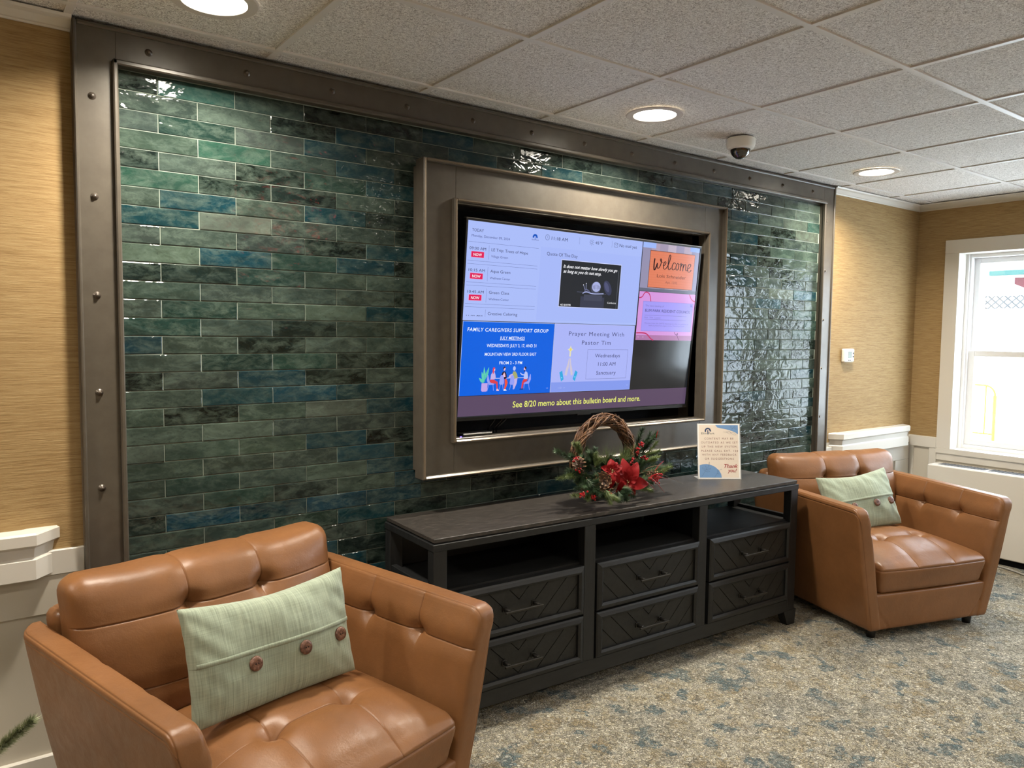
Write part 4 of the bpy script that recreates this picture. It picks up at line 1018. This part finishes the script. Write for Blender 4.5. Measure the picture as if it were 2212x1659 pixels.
def cmat(o): return Matrix.Translation(o.location) @ Matrix.Rotation(o.rotation_euler[2], 4, 'Z')
p1, m1 = make_pillow('sage green pillow with three wooden buttons on the foreground armchair', ((-.009, .372, .607, -.012, -.25, .018, .529, .317), [(-.185, -.09), (.105, -.09), (.375, -.09)]))
p1.matrix_world = cmat(ch1) @ m1
p2, m2 = make_pillow('slouched sage green buttoned pillow on the armchair near the window', ((-.065, .435, .592, .006, -.389, -.07, .493, .32), [(-.20, -.09), (.10, -.09), (.35, -.09)]))
p2.matrix_world = cmat(ch2) @ m2
for c_ in (p1, p2): c_['group'] = 'sage green buttoned pillows'

# ------------------------------------------------------------------ acrylic sign
A = Vector((3.074, 2.535, .756)); B = Vector((3.262, 2.411, .756)); su = (B-A).normalized(); sw = (B-A).length
sn = Vector((su.y, -su.x, 0));  # toward the viewer
if sn.y > 0: sn = -sn
lean = math.radians(9); sv = (Vector((0, 0, 1))*math.cos(lean)-sn*math.sin(lean)); SHT = .287; sn2 = su.cross(sv)
if sn2.y > 0: sn2 = -sn2
sg = thing('notice_stand', 'clear slanted stand holding a cream printed notice on the console', 'sign', A)
def Q(u, v, l=0): return su*u+sv*(SHT-v)+sn2*l
b = MB()
def qbox(mb, u0, v0, u1, v1, l0, l1, mat):
    vs = [Q(u, v, l) for l in (l0, l1) for u, v in ((u0, v0), (u1, v0), (u1, v1), (u0, v1))]; mb.add(vs, [(0, 1, 2, 3), (4, 7, 6, 5), (0, 4, 5, 1), (1, 5, 6, 2), (2, 6, 7, 3), (3, 7, 4, 0)], mat)
qbox(b, 0, 0, sw, SHT, -.004, -.0015, M['acrylic'])
qbox(b, 0, 0, .002, SHT, -.004, .0022, M['acrylic']); qbox(b, sw-.003, 0, sw, SHT, -.004, .0022, M['acrylic'])
vs = [Vector((0, 0, 0)), su*sw, su*sw-sn*.075, -sn*.075]; vs += [v+Vector((0, 0, .003)) for v in vs]
b.add(vs, [(0, 3, 2, 1), (4, 5, 6, 7), (0, 1, 5, 4), (1, 2, 6, 5), (2, 3, 7, 6), (3, 0, 4, 7)], M['acrylic'])
fixn(b.build('acrylic_holder', sg))
b = MB(); S_ = lambda x, y: ((x-150)/975*.214+.004, (y-185)/1265*SHT)
qbox(b, .0025, .002, sw-.004, SHT-.003, -.0012, 0, plain('paper_margin', (240, 238, 234), .6))
pu0, pv0, pu1, pv1 = .009, .008, sw-.011, SHT-.009
rect(b, Q, pu0, pv0, pu1, pv1, M['paperw'], .0004)
pc = [(.1, 0), (1, 0), (1, .185), (.92, .15), (.78, .105), (.62, .085), (.5, .065)]
X = lambda a: pu0+(pu1-pu0)*a; Y_ = lambda a: pv0+(pv1-pv0)*a
poly(b, Q, [(X(.42), Y_(0)), (X(1), Y_(0)), (X(1), Y_(.175)), (X(.93), Y_(.140)), (X(.82), Y_(.105)), (X(.70), Y_(.082)), (X(.56), Y_(.062)), (X(.47), Y_(.045))], M['paper_blue'], .0006)
arc = [(X(0), Y_(1)), (X(0), Y_(.765))]+[(X(.08), Y_(.75)), (X(.18), Y_(.745)), (X(.30), Y_(.762)), (X(.40), Y_(.80)), (X(.49), Y_(.86)), (X(.545), Y_(.93)), (X(.56), Y_(1))]
poly(b, Q, arc[::-1], M['paper_blue'], .0006)
def sprig(pts, leaves):
    stroke(b, Q, pts, .0007, M['paper_line'], .0008, smooth=1)
    for a, c, w in leaves:
        dx, dy = c[0]-a[0], c[1]-a[1]; L_ = math.hypot(dx, dy); n = (-dy/L_*w, dx/L_*w); mid = ((a[0]+c[0])/2, (a[1]+c[1])/2)
        stroke(b, Q, [a, (mid[0]+n[0], mid[1]+n[1]), c, (mid[0]-n[0], mid[1]-n[1]), a], .0006, M['paper_line'], .0008, smooth=2)
sprig([(X(.05), Y_(.98)), (X(.14), Y_(.88)), (X(.24), Y_(.78)), (X(.25), Y_(.70))], [((X(.14), Y_(.88)), (X(.06), Y_(.80)), .004), ((X(.16), Y_(.86)), (X(.15), Y_(.77)), .004), ((X(.18), Y_(.86)), (X(.30), Y_(.82)), .004), ((X(.15), Y_(.89)), (X(.27), Y_(.88)), .004), ((X(.24), Y_(.77)), (X(.25), Y_(.70)), .003)])
sprig([(X(.38), Y_(.99)), (X(.45), Y_(.91)), (X(.52), Y_(.85))], [((X(.44), Y_(.92)), (X(.50), Y_(.93)), .003), ((X(.46), Y_(.90)), (X(.46), Y_(.84)), .003), ((X(.52), Y_(.85)), (X(.57), Y_(.84)), .003)])
sprig([(X(.62), Y_(.13)), (X(.76), Y_(.14)), (X(.88), Y_(.06)), (X(.93), Y_(.0))], [((X(.70), Y_(.13)), (X(.84), Y_(.165)), .007), ((X(.80), Y_(.14)), (X(.97), Y_(.19)), .006), ((X(.86), Y_(.07)), (X(.80), Y_(.02)), .004), ((X(.9), Y_(.05)), (X(.98), Y_(.08)), .004)])
lc = S_(385, 355)
for i in range(11):
    a = PI+PI*(i-.5)/10*1.08-.06; leafp(b, Q, (lc[0]+.0085*math.cos(a), lc[1]+.0085*math.sin(a)), (lc[0]+.0185*math.cos(a), lc[1]+.0185*math.sin(a)), .0055, M['paper_navy'], .0008)
poly(b, Q, [(lc[0]-.0025, lc[1]-.004), (lc[0]+.0025, lc[1]-.004), (lc[0]+.0018, lc[1]+.018), (lc[0]-.0018, lc[1]+.018)], M['paper_navy'], .0008)
txt(b, Q, 'Elim', S_(225, 432)[0], S_(225, 432)[1], S_(368, 432)[0], .0105, M['paper_grey'], .0008); txt(b, Q, 'Park', S_(400, 432)[0], S_(400, 432)[1], S_(545, 432)[0], .0105, M['paper_grey'], .0008)
for t_, x0, x1, y in (('CONTENT MAY BE', 300, 992, 550), ('OUTDATED AS WE SET', 218, 1090, 640), ('UP THE NEW SYSTEM.', 232, 1085, 733), ('PLEASE CALL EXT. 120', 222, 1098, 827), ('WITH ANY FEEDBACK', 235, 1058, 915), ('OR SUGGESTIONS', 303, 995, 1005)):
    txt(b, Q, t_, S_(x0, y)[0], S_(x0, y)[1], S_(x1, y)[0], .0105, M['paper_brown'], .0008, space=1.35, word=1.2)
txt(b, Q, 'Thank', S_(757, 1190)[0], S_(757, 1190)[1], S_(1098, 1190)[0]-.002, .020, M['paper_red'], .0008, shear=.3, bold=.010)
txt(b, Q, 'you!', S_(838, 1290)[0], S_(838, 1290)[1], S_(1068, 1290)[0]-.002, .020, M['paper_red'], .0008, shear=.3, bold=.010)
b.build('printed_notice', sg)

# ------------------------------------------------------------------ thermostat, dome camera, heater
th = thing('thermostat', 'white thermostat on the grasscloth wall right of the tiled panel', 'thermostat', (4.80, YB, 1.371))
b = MB(); b.box((-.062, -.026, -.045), (.062, .0, .045), M['plastic'], .007); b.build('body', th)
b = MB(); b.box((-.014, -.0275, -.016), (.026, -.0255, .026), M['lcd']); b.build('display', th)
for dz in (.014, -.008):
    b = MB(); b.box((.040, -.028, dz-.006), (.052, -.0255, dz+.006), M['grille'], .001); b.build('button', th)
b = MB(); b.box((-.010, -.028, -.036), (-.002, -.0255, -.028), M['grille']); b.box((.010, -.028, -.036), (.018, -.0255, -.028), M['grille']); b.build('button', th)
dc = thing('dome_camera', 'white security dome camera mounted on the ceiling', 'security camera', (3.087, 2.345, ZC-.002))
b = MB(); b.lathe([(.0001, 0), (.064, 0), (.068, -.004), (.068, -.030), (.062, -.046), (.050, -.052), (.046, -.052)], (0, 0, 0), M['plastic'], 40); fixn(b.build('housing', dc, True, 35))
b = MB(); b.lathe([(.047*math.cos(a), -.050-.047*math.sin(a)) for a in [i*PI/2/12 for i in range(12)]]+[(.0001, -.097)], (0, 0, 0), M['dome'], 36); fixn(b.build('dome', dc, True))
ht = thing('wall_heater', 'long white wall heater unit under the window', 'heater', (5.53, 2.53, 0))
b = MB(); b.box((0, -1.7, .045), (.178, 0, .605), M['white'], .006); b.build('casing', ht)
b = MB(); b.box((.035, -1.66, .6045), (.150, -.03, .6065), M['white']); 
for i in range(5):
    b.box((.045, -.05-i*.32-.30, .6066), (.140, -.05-i*.32, .6072), M['grille'])
    for k in range(14): b.box((.047, -.06-i*.32-k*.021-.006, .6072), (.138, -.06-i*.32-k*.021, .6088), plain('slat_grey', (128, 130, 134), .5) if k == 0 and i == 0 else bpy.data.materials['slat_grey'])
b.build('grille', ht)
b = MB(); b.box((.03, -1.68, 0), (.178, -.02, .047), M['matblack']); b.build('plinth', ht)
b = MB(); b.tube([(5.52, 2.25, .02), (5.50, 2.1, .006), (5.47, 1.98, .006), (5.44, 1.9, .006), (5.38, 1.8, .006), (5.36, 1.5, .006)], .006, M['cord'], 8); tag(b.build('power_cord', None, True), 'thin pale cord lying on the carpet beside the heater', 'cord')

# ------------------------------------------------------------------ ceiling lights
def downlight(x, y, label):
    d = thing('ceiling_light', label, 'ceiling light', (x, y, ZC-.001), 0, 'round recessed ceiling lights')
    m = MB(); m.lathe([(.092, -.004), (.120, -.004), (.124, -.001), (.124, .0)], (0, 0, 0), M['lamp_trim'], 48); m.lathe([(.092, -.004), (.089, .002)], (0, 0, 0), M['lamp_trim'], 48); fixn(m.build('trim_ring', d, True, 30))
    m = MB(); m.lathe([(.0001, -.0015), (.091, -.0015)], (0, 0, 0), M['lens'], 48); m.build('lens', d)
    return d
POS = [(.645, 'ceiling light at the top left corner above the tiled wall'), (2.475, 'ceiling light above the television near the dome camera'), (4.31, 'ceiling light nearest the window wall')]
def spot(x, y, z, e, col, size=.15, spread=150):
    l = bpy.data.lights.new('downlight', 'AREA'); l.shape = 'DISK'; l.size = size; l.energy = e; l.color = col; l.spread = math.radians(spread)
    o = bpy.data.objects.new('downlight', l); COL.objects.link(o); o.location = (x, y, z); return o
WARM = (1., .91, .77)
LIGHT_E = 25.5
proto = None
for x, lb in POS:
    if proto is None: proto = downlight(x, 2.33, lb)
    else:
        d = dup_tree(proto); d.location = (x, 2.33, ZC-.001); d['label'] = lb
    spot(x, 2.33, ZC-.012, LIGHT_E, WARM)
for y in (.495, -1.34, -3.1):
    for x in (-1.2, .645, 2.475, 4.31):
        spot(x, y, ZC-.012, LIGHT_E*{.495: .26, -1.34: .6, -3.1: .75}[y], WARM)
        if y > .0 and x > 0:
            d = dup_tree(proto); d.location = (x, y, ZC-.001); d['label'] = 'ceiling light in the row further from the tiled wall'
spot(-1.2, 2.33, ZC-.012, LIGHT_E, WARM)
ex = thing('exit_sign', 'red lit exit sign hanging from the ceiling behind the viewer', 'sign', (2.02, -.18, 2.33))
b = MB(); b.box((-.16, -.02, -.09), (.16, .02, .085), M['plastic'], .004); b.box((-.05, -.02, .085), (.05, .02, .108), M['plastic']); b.build('case', ex)
b = MB(); E_ = lambda u, v, l=0: Vector((.13-u, .0205+l, .065-v)); txt(b, E_, 'EXIT', .0, .13, .26, .13, M['exit_red'], .001, bold=.02); b.build('lettering', ex)

# ------------------------------------------------------------------ daylight
w = bpy.data.worlds.new('daylight'); SC.world = w; w.use_nodes = True
bg = w.node_tree.nodes['Background']; bg.inputs[0].default_value = (.74, .87, 1., 1); bg.inputs[1].default_value = 12.5
for wn in (W1, W2):
    l = bpy.data.lights.new('window_portal', 'AREA'); l.shape = 'RECTANGLE'; l.size = wn[1]-wn[0]; l.size_y = WZ[1]-WZ[0]; l.cycles.is_portal = True
    o = bpy.data.objects.new('window_portal', l); COL.objects.link(o); o.location = (XO+.06, (wn[0]+wn[1])/2, (WZ[0]+WZ[1])/2); o.rotation_euler = (PI/2, 0, PI/2)

# ------------------------------------------------------------------ wreath centrepiece
wr_ = thing('holiday_wreath', 'grapevine wreath with pine, berries, cones and red poinsettias on the console', 'wreath', (2.34, 2.46, .756))
WO = Vector((2.34, 2.46, .756)); rw_ = random.Random(11)
def W(v): return Vector(v)-WO
b = MB(); RC = Vector((2.345, 2.475, .953)); RR = .160
for sdx in range(54):
    ph = rw_.uniform(0, 2*PI); tw_ = rw_.choice((-1, 1))*rw_.uniform(1.5, 4); rad = rw_.uniform(.008, .029); a0 = rw_.uniform(0, 2*PI); sp = rw_.uniform(2.2, 6.3); r = rw_.uniform(.0018, .0038); pts = []
    nseg = int(sp*9)
    for i in range(nseg+1):
        a = a0+sp*i/nseg; q = ph+tw_*a; rr = RR+rad*math.cos(q)+rw_.uniform(-.0015, .0015); yy = rad*math.sin(q)
        pts.append(W(RC+Vector((rr*math.cos(a), yy, rr*math.sin(a)))))
    b.tube(pts, [r]*len(pts), M['vine'], 5)
for i in range(130):
    a = rw_.uniform(0, 2*PI); rr = RR+rw_.choice((-1, 1))*rw_.uniform(.020, .030); p = RC+Vector((rr*math.cos(a), rw_.uniform(-.024, .02), rr*math.sin(a))); t = Vector((-math.sin(a), rw_.uniform(-.5, .5), math.cos(a)))*rw_.uniform(.015, .035)
    b.tube([W(p), W(p+t*.5+Vector((math.cos(a), 0, math.sin(a)))*.004), W(p+t)], [.0016, .0013, .0006], M['vine'], 4)
b.build('vine_ring', wr_, True)
def branch(mb, p0, p1, mat, sag=.02, nl=.028, n=110, rn=rw_, fl=.0011, stem=True):
    p0, p1 = Vector(p0), Vector(p1); d = p1-p0; L = d.length; side = d.normalized().orthogonal(); 
    f = lambda t: p0+d*t+Vector((0, 0, -sag*4*t*(1-t)))
    if stem: mb.tube([f(i/6) for i in range(7)], [.0022*(1-.6*i/6) for i in range(7)], M['stem'], 5)
    vs = []; fs = []
    for i in range(n):
        t = .06+.94*(i+rn.random())/n; c = f(t); ax = (f(min(1, t+.02))-f(max(0, t-.02))).normalized(); o = ax.orthogonal().normalized(); o2 = ax.cross(o); a = rn.uniform(0, 2*PI)
        rad = o*math.cos(a)+o2*math.sin(a); ln = nl*rn.uniform(.7, 1.1)*(1-.25*t); tip = c+(rad*.85+ax*rn.uniform(.5, 1.0)).normalized()*ln
        s = rad.cross(ax).normalized()*fl; u = (s.cross(tip-c)).normalized()*fl*.7
        k = len(vs); vs += [c+s, c-s, c+u, tip]; fs += [(k, k+1, k+3), (k+1, k+2, k+3), (k+2, k, k+3)]
    mb.add(vs, fs, mat)
def cpt(x, y, Y=2.40): return at(1140+x*.226, 860+y*.226, Y)
sprigs = [((700, 700), (760, 600), 2.41, 'pine'), ((840, 680), (850, 590), 2.42, 'pine'), ((980, 720), (1000, 600), 2.41, 'pine'), ((640, 740), (480, 760), 2.39, 'pine'), ((600, 800), (540, 760), 2.37, 'pine'), ((620, 700), (500, 640), 2.43, 'pine'), ((680, 780), (560, 820), 2.36, 'pine'), ((1020, 700), (1060, 480), 2.47, 'pine'), ((1050, 640), (1170, 330), 2.49, 'pine'), ((1020, 760), (1220, 640), 2.42, 'pine'), ((1000, 800), (1180, 760), 2.36, 'pine'), ((800, 860), (700, 930), 2.31, 'pine'), ((900, 860), (940, 960), 2.31, 'pine'), ((720, 660), (640, 600), 2.42, 'pine'), ((950, 640), (900, 560), 2.44, 'pine'), ((560, 640), (270, 500), 2.42, 'pine'), ((560, 640), (440, 430), 2.44, 'pine2'), ((540, 720), (290, 770), 2.38, 'pine2'), ((600, 760), (400, 690), 2.37, 'pine'), ((640, 820), (470, 860), 2.34, 'pine'), ((660, 860), (430, 930), 2.33, 'pine2'),
          ((700, 860), (560, 900), 2.31, 'pine'), ((740, 870), (790, 1000), 2.28, 'pine2'), ((640, 650), (590, 520), 2.41, 'pine'), ((640, 660), (690, 590), 2.38, 'pine2'), ((980, 640), (1100, 290), 2.50, 'pine'), ((1010, 560), (1230, 360), 2.50, 'pine'),
          ((1060, 640), (1235, 420), 2.47, 'pine2'), ((1060, 660), (1250, 560), 2.44, 'pine2'), ((1060, 720), (1350, 640), 2.40, 'pine'), ((1060, 780), (1330, 690), 2.38, 'pine2'), ((980, 840), (1180, 880), 2.32, 'pine2'), ((900, 860), (1010, 930), 2.30, 'pine'),
          ((860, 880), (880, 970), 2.30, 'pine'), ((600, 700), (520, 560), 2.42, 'pine'), ((560, 760), (640, 900), 2.33, 'pine'), ((900, 560), (1010, 470), 2.46, 'pine2'), ((1000, 700), (1130, 600), 2.42, 'pine'), ((620, 600), (560, 480), 2.46, 'pine2')]
for (a, c, Y, mt) in sprigs:
    b = MB(); p0, p1 = cpt(*a, Y), cpt(*c, Y); p0.z = max(p0.z, .775); p1.z = max(p1.z, .772)
    branch(b, W(p0), W(p1), M[mt], rw_.uniform(-.01, .01), .034 if mt == 'pine' else .028, 420 if mt == 'pine' else 320, fl=.0012)
    p2_ = p0+(p1-p0)*.45; off = Vector((rw_.uniform(-.04, .04), rw_.uniform(-.03, .01), rw_.uniform(-.03, .04))); p3_ = p1*.8+p0*.2+off; p3_.z = max(p3_.z, .772)
    branch(b, W(p2_), W(p3_), M[mt], 0, .028, 240, fl=.0012); b.build('pine_sprig', wr_)
b = MB(); vs = []; fs = []
for base, n, sprd in (((760, 640), 70, 1.0), ((900, 630), 70, 1.0)):
    c = W(cpt(*base, 2.40))
    for i in range(n):
        a = rw_.uniform(-.75, .75) if base[0] < 800 else rw_.uniform(-.25, .95); L = rw_.uniform(.05, .115); tip = c+Vector((math.sin(a)*L, rw_.uniform(-.035, .015), math.cos(a)*L)); o = Vector((rw_.uniform(-.012, .012), 0, rw_.uniform(-.01, .01)))
        s = Vector((.0015, 0, 0)); u = Vector((0, .0012, .0004)); k = len(vs); vs += [c+o+s, c+o-s, c+o+u, tip]; fs += [(k, k+1, k+3), (k+1, k+2, k+3), (k+2, k, k+3)]
b.add(vs, fs, M['pine2']); b.build('long_needle_spray', wr_)
def poinsettia(c, nrm, petals):
    z = Vector(nrm).normalized(); m = MB(); c = W(c)
    fo = m
    for ang, L, wd, dr in petals:
        # ang measured in the viewer's picture plane
        ux = RT; uy = UP
        dirv = (ux*math.cos(ang)+uy*math.sin(ang)); dirv = (dirv-z*dirv.dot(z)).normalized(); sd = z.cross(dirv)
        n1, n2 = 12, 6; vs = []
        for i in range(n1+1):
            t = i/n1; half = wd/2*(math.sin(PI*min(1, t*.94+.02)**.8)**.9)*(1-.1*t)+.0015*(1-t)
            for j in range(n2+1):
                q = 2*j/n2-1; h = .010*math.sin(PI*t)*1.1-dr*t*t+.006*(abs(q)**1.4)*math.sin(PI*t)+.0015*math.sin(t*14+q*3)
                vs.append(c+dirv*(L*t)+sd*(half*q)+z*(h+.004))
        k = n2+1; m.add(vs, [(i*k+j, i*k+j+1, (i+1)*k+j+1, (i+1)*k+j) for i in range(n1) for j in range(n2)], M['petal'])
        m.tube([c+dirv*(L*t)+z*(.010*math.sin(PI*t)*1.1-dr*t*t+.0045) for t in [x/8 for x in range(8)]], [.0011*(1-x/9) for x in range(8)], M['petal_vein'], 4)
    fo = m.build('poinsettia', wr_, True)
    m = MB()
    for i in range(9):
        a = rw_.uniform(0, 2*PI); r = rw_.uniform(0, .010); p = c+RT*(r*math.cos(a))+UP*(r*math.sin(a))+z*.010
        m.tube([p-z*.006, p+z*.002], [.0012, .0016], M['stamen'], 5); m.lathe([(.0001, .002), (.0022, 0), (.0001, -.002)], p+z*.003, M['stamen'], 6)
    m.build('stamens', fo, True)
d2 = math.radians
vd = -fw
poinsettia(cpt(805, 695, 2.335), vd+Vector((-.1, 0, .3)), [(d2(95), .052, .040, .008), (d2(160), .050, .032, .01), (d2(215), .042, .030, .01), (d2(260), .090, .044, .02), (d2(300), .060, .040, .012), (d2(25), .050, .038, .01), (d2(60), .045, .034, .01), (d2(345), .05, .034, .014)])
poinsettia(cpt(955, 805, 2.315), vd+Vector((0, 0, .15)), [(d2(100), .105, .058, .010), (d2(62), .098, .056, .012), (d2(-5), .092, .058, .016), (d2(135), .078, .050, .012), (d2(222), .066, .046, .012), (d2(275), .060, .030, .01), (d2(298), .066, .030, .014), (d2(250), .05, .03, .012), (d2(30), .05, .036, .012)])
def cone(c, axis_, L, R, open_=1.):
    z = Vector(axis_).normalized(); x = z.orthogonal().normalized(); y = z.cross(x); m = MB(); c = W(c); N_ = 40
    m.tube([c-z*L/2, c+z*L*.42], [R*.35, R*.12], M['cone'], 8)
    for i in range(N_):
        t = i/N_; a = i*2.39996; rr = R*(math.sin(PI*(.12+.83*t))**.7); h = -L/2+L*t*.95; o = x*math.cos(a)+y*math.sin(a); tn = z.cross(o)
        up_ = .25+1.1*t; dirv = (o+z*up_*.6).normalized(); b0 = c+z*h+o*rr*.22; ln = rr*.95; wd = .0062*(R/.03)*(1-.35*t); nn = dirv.cross(tn)
        e = b0+dirv*ln
        vs = [b0-tn*wd*.4+nn*.001, b0+tn*wd*.4+nn*.001, e+tn*wd, e-tn*wd, b0-tn*wd*.4-nn*.001, b0+tn*wd*.4-nn*.001, e+tn*wd-nn*.0022, e-tn*wd-nn*.0022, e+dirv*.0030-tn*wd*.5, e+dirv*.0030+tn*wd*.5]
        m.add(vs, [(0, 1, 2, 3), (7, 6, 5, 4), (0, 4, 5, 1), (1, 5, 6, 2), (3, 7, 4, 0)], M['cone']); m.add([vs[3], vs[2], vs[9], vs[8], vs[7], vs[6]], [(0, 1, 2, 3), (3, 2, 5, 4)], M['cone_tip'])
    m.build('pine_cone', wr_)
cone(cpt(715, 790, 2.325), vd+Vector((-.2, 0, .25)), .050, .034); cone(cpt(490, 640, 2.38), (-.2, -.3, .9), .062, .026); cone(cpt(1190, 735, 2.37), (.9, -.3, .1), .05, .022)
def berries(c, n, spread, rmin=.0035, rmax=.005, along=(0, 0, 0)):
    m = MB(); c = W(c); al = Vector(along)
    for i in range(n):
        o = RT*rw_.gauss(0, spread)+UP*rw_.gauss(0, spread)-fw*rw_.uniform(-spread, spread)+al*rw_.uniform(-1, 1); r = rw_.uniform(rmin, rmax); p = c+o
        if p.z < .004+r: p.z = .004+r
        m.lathe([(.0001, -r), (r*.7, -r*.7), (r, 0), (r*.7, r*.7), (.0001, r)], p, M['berry'], 8)
        m.tube([p, p*0.6+c*0.4], [.0008, .0008], M['stem'], 3)
    fixn(m.build('berry_cluster', wr_, True))
for x, y, n, sp, al in ((1090, 440, 16, .006, (.012, 0, -.004)), (1050, 500, 14, .006, (.0, 0, .012)), (1000, 600, 12, .006, (.01, 0, .004)), (1120, 570, 10, .006, (.014, 0, -.004)), (640, 945, 16, .006, (.012, 0, 0)), (770, 915, 16, .006, (.012, 0, .001)), (520, 925, 12, .007, (.018, 0, 0)), (1270, 740, 14, .008, (.02, 0, .004)), (1230, 790, 10, .007, (.016, 0, 0)), (450, 590, 8, .008, (.01, 0, .01)), (480, 690, 6, .008, (0, 0, .01))):
    berries(cpt(x, y, 2.36 if y < 850 else 2.30), n, sp, along=al)
for a, c, Y in (((1100, 700), (1480, 815), 2.36), ((1150, 760), (1310, 905), 2.32), ((1060, 780), (1230, 880), 2.32), ((1230, 380), (1250, 310), 2.48), ((1100, 700), (1350, 640), 2.37), ((1150, 780), (1340, 770), 2.34), ((1200, 740), (1300, 600), 2.38)):
    b = MB(); p0, p1 = W(cpt(*a, Y)), W(cpt(*c, Y)); mid = (p0+p1)/2+Vector((0, 0, .012)); p1.z = max(p1.z, .003); b.tube([p0, (p0*.6+mid*.4)+Vector((0, 0, .006)), mid, p1], [.0022, .0018, .0014, .0007], M['berry'] if a[1] > 750 or a[0] > 1140 else M['stem'], 5)
    b.build('twig', wr_, True)
for k in range(5):
    b = MB(); c0 = W(cpt(1225+rw_.uniform(-15, 15), 755+rw_.uniform(-12, 12), 2.335)); pts = []
    ra, rb, ro = rw_.uniform(.014, .026), rw_.uniform(.008, .014), rw_.uniform(-.5, .5)
    for i in range(15):
        w = 2*PI*i/16; u_, v_ = ra*math.cos(w), rb*math.sin(w); pts.append(c0+RT*(u_*math.cos(ro)-v_*math.sin(ro))+UP*(u_*math.sin(ro)+v_*math.cos(ro))+fw*rw_.uniform(-.003, .003))
    b.tube(pts, .0013, M['berry'], 5); b.build('twig_loop', wr_, True)

# ------------------------------------------------------------------ christmas tree reaching in at the left
tr = thing('christmas_tree', 'green artificial pine branch of a tree at the left edge', 'tree', (-.42, 1.75, 0))
TO = Vector((-.42, 1.75, 0)); rt_ = random.Random(21)
b = MB(); b.tube([(0, 0, .05), (0, 0, 1.2)], [.02, .008], M['stem'], 10); b.lathe([(.0001, .0), (.10, .0), (.10, .02), (.03, .06), (.0001, .06)], (0, 0, 0), M['feet'], 24); fixn(b.build('trunk', tr, True))
tip = at(70, 1557, 1.50)-TO; b0_ = at(-70, 1672, 1.56)-TO
b = MB(); b.tube([(0, 0, b0_.z-.10), b0_*.6+Vector((0, 0, -.04)), b0_], [.006, .004, .003], M['stem'], 6); branch(b, b0_, tip, M['pine3'], .0, .022, 1300, rt_, .0012)
branch(b, b0_+(tip-b0_)*.35, b0_+(tip-b0_)*.55+Vector((-.03, .0, -.06)), M['pine3'], .0, .022, 260, rt_, .0012); b.build('branch', tr)
for i in range(34):
    z = .22+.88*i/34; a = i*2.4; R_ = .36*(1-(z-.2)/1.1)+.05; p = Vector((math.cos(a)*R_, math.sin(a)*R_, z-.08))
    q = TO+p
    # keep the branches outside the picture's left edge except the one photographed
    rel_ = q-Vector((0, 0, CAMZ)); dep = rel_.dot(fw)
    if dep > .1 and (rel_.dot(RT)/dep*FPX+1106) > -55: continue
    b = MB(); branch(b, (0, 0, z), p, M['pine'], .015, .022, 160, rt_, .0010); b.build('branch', tr)
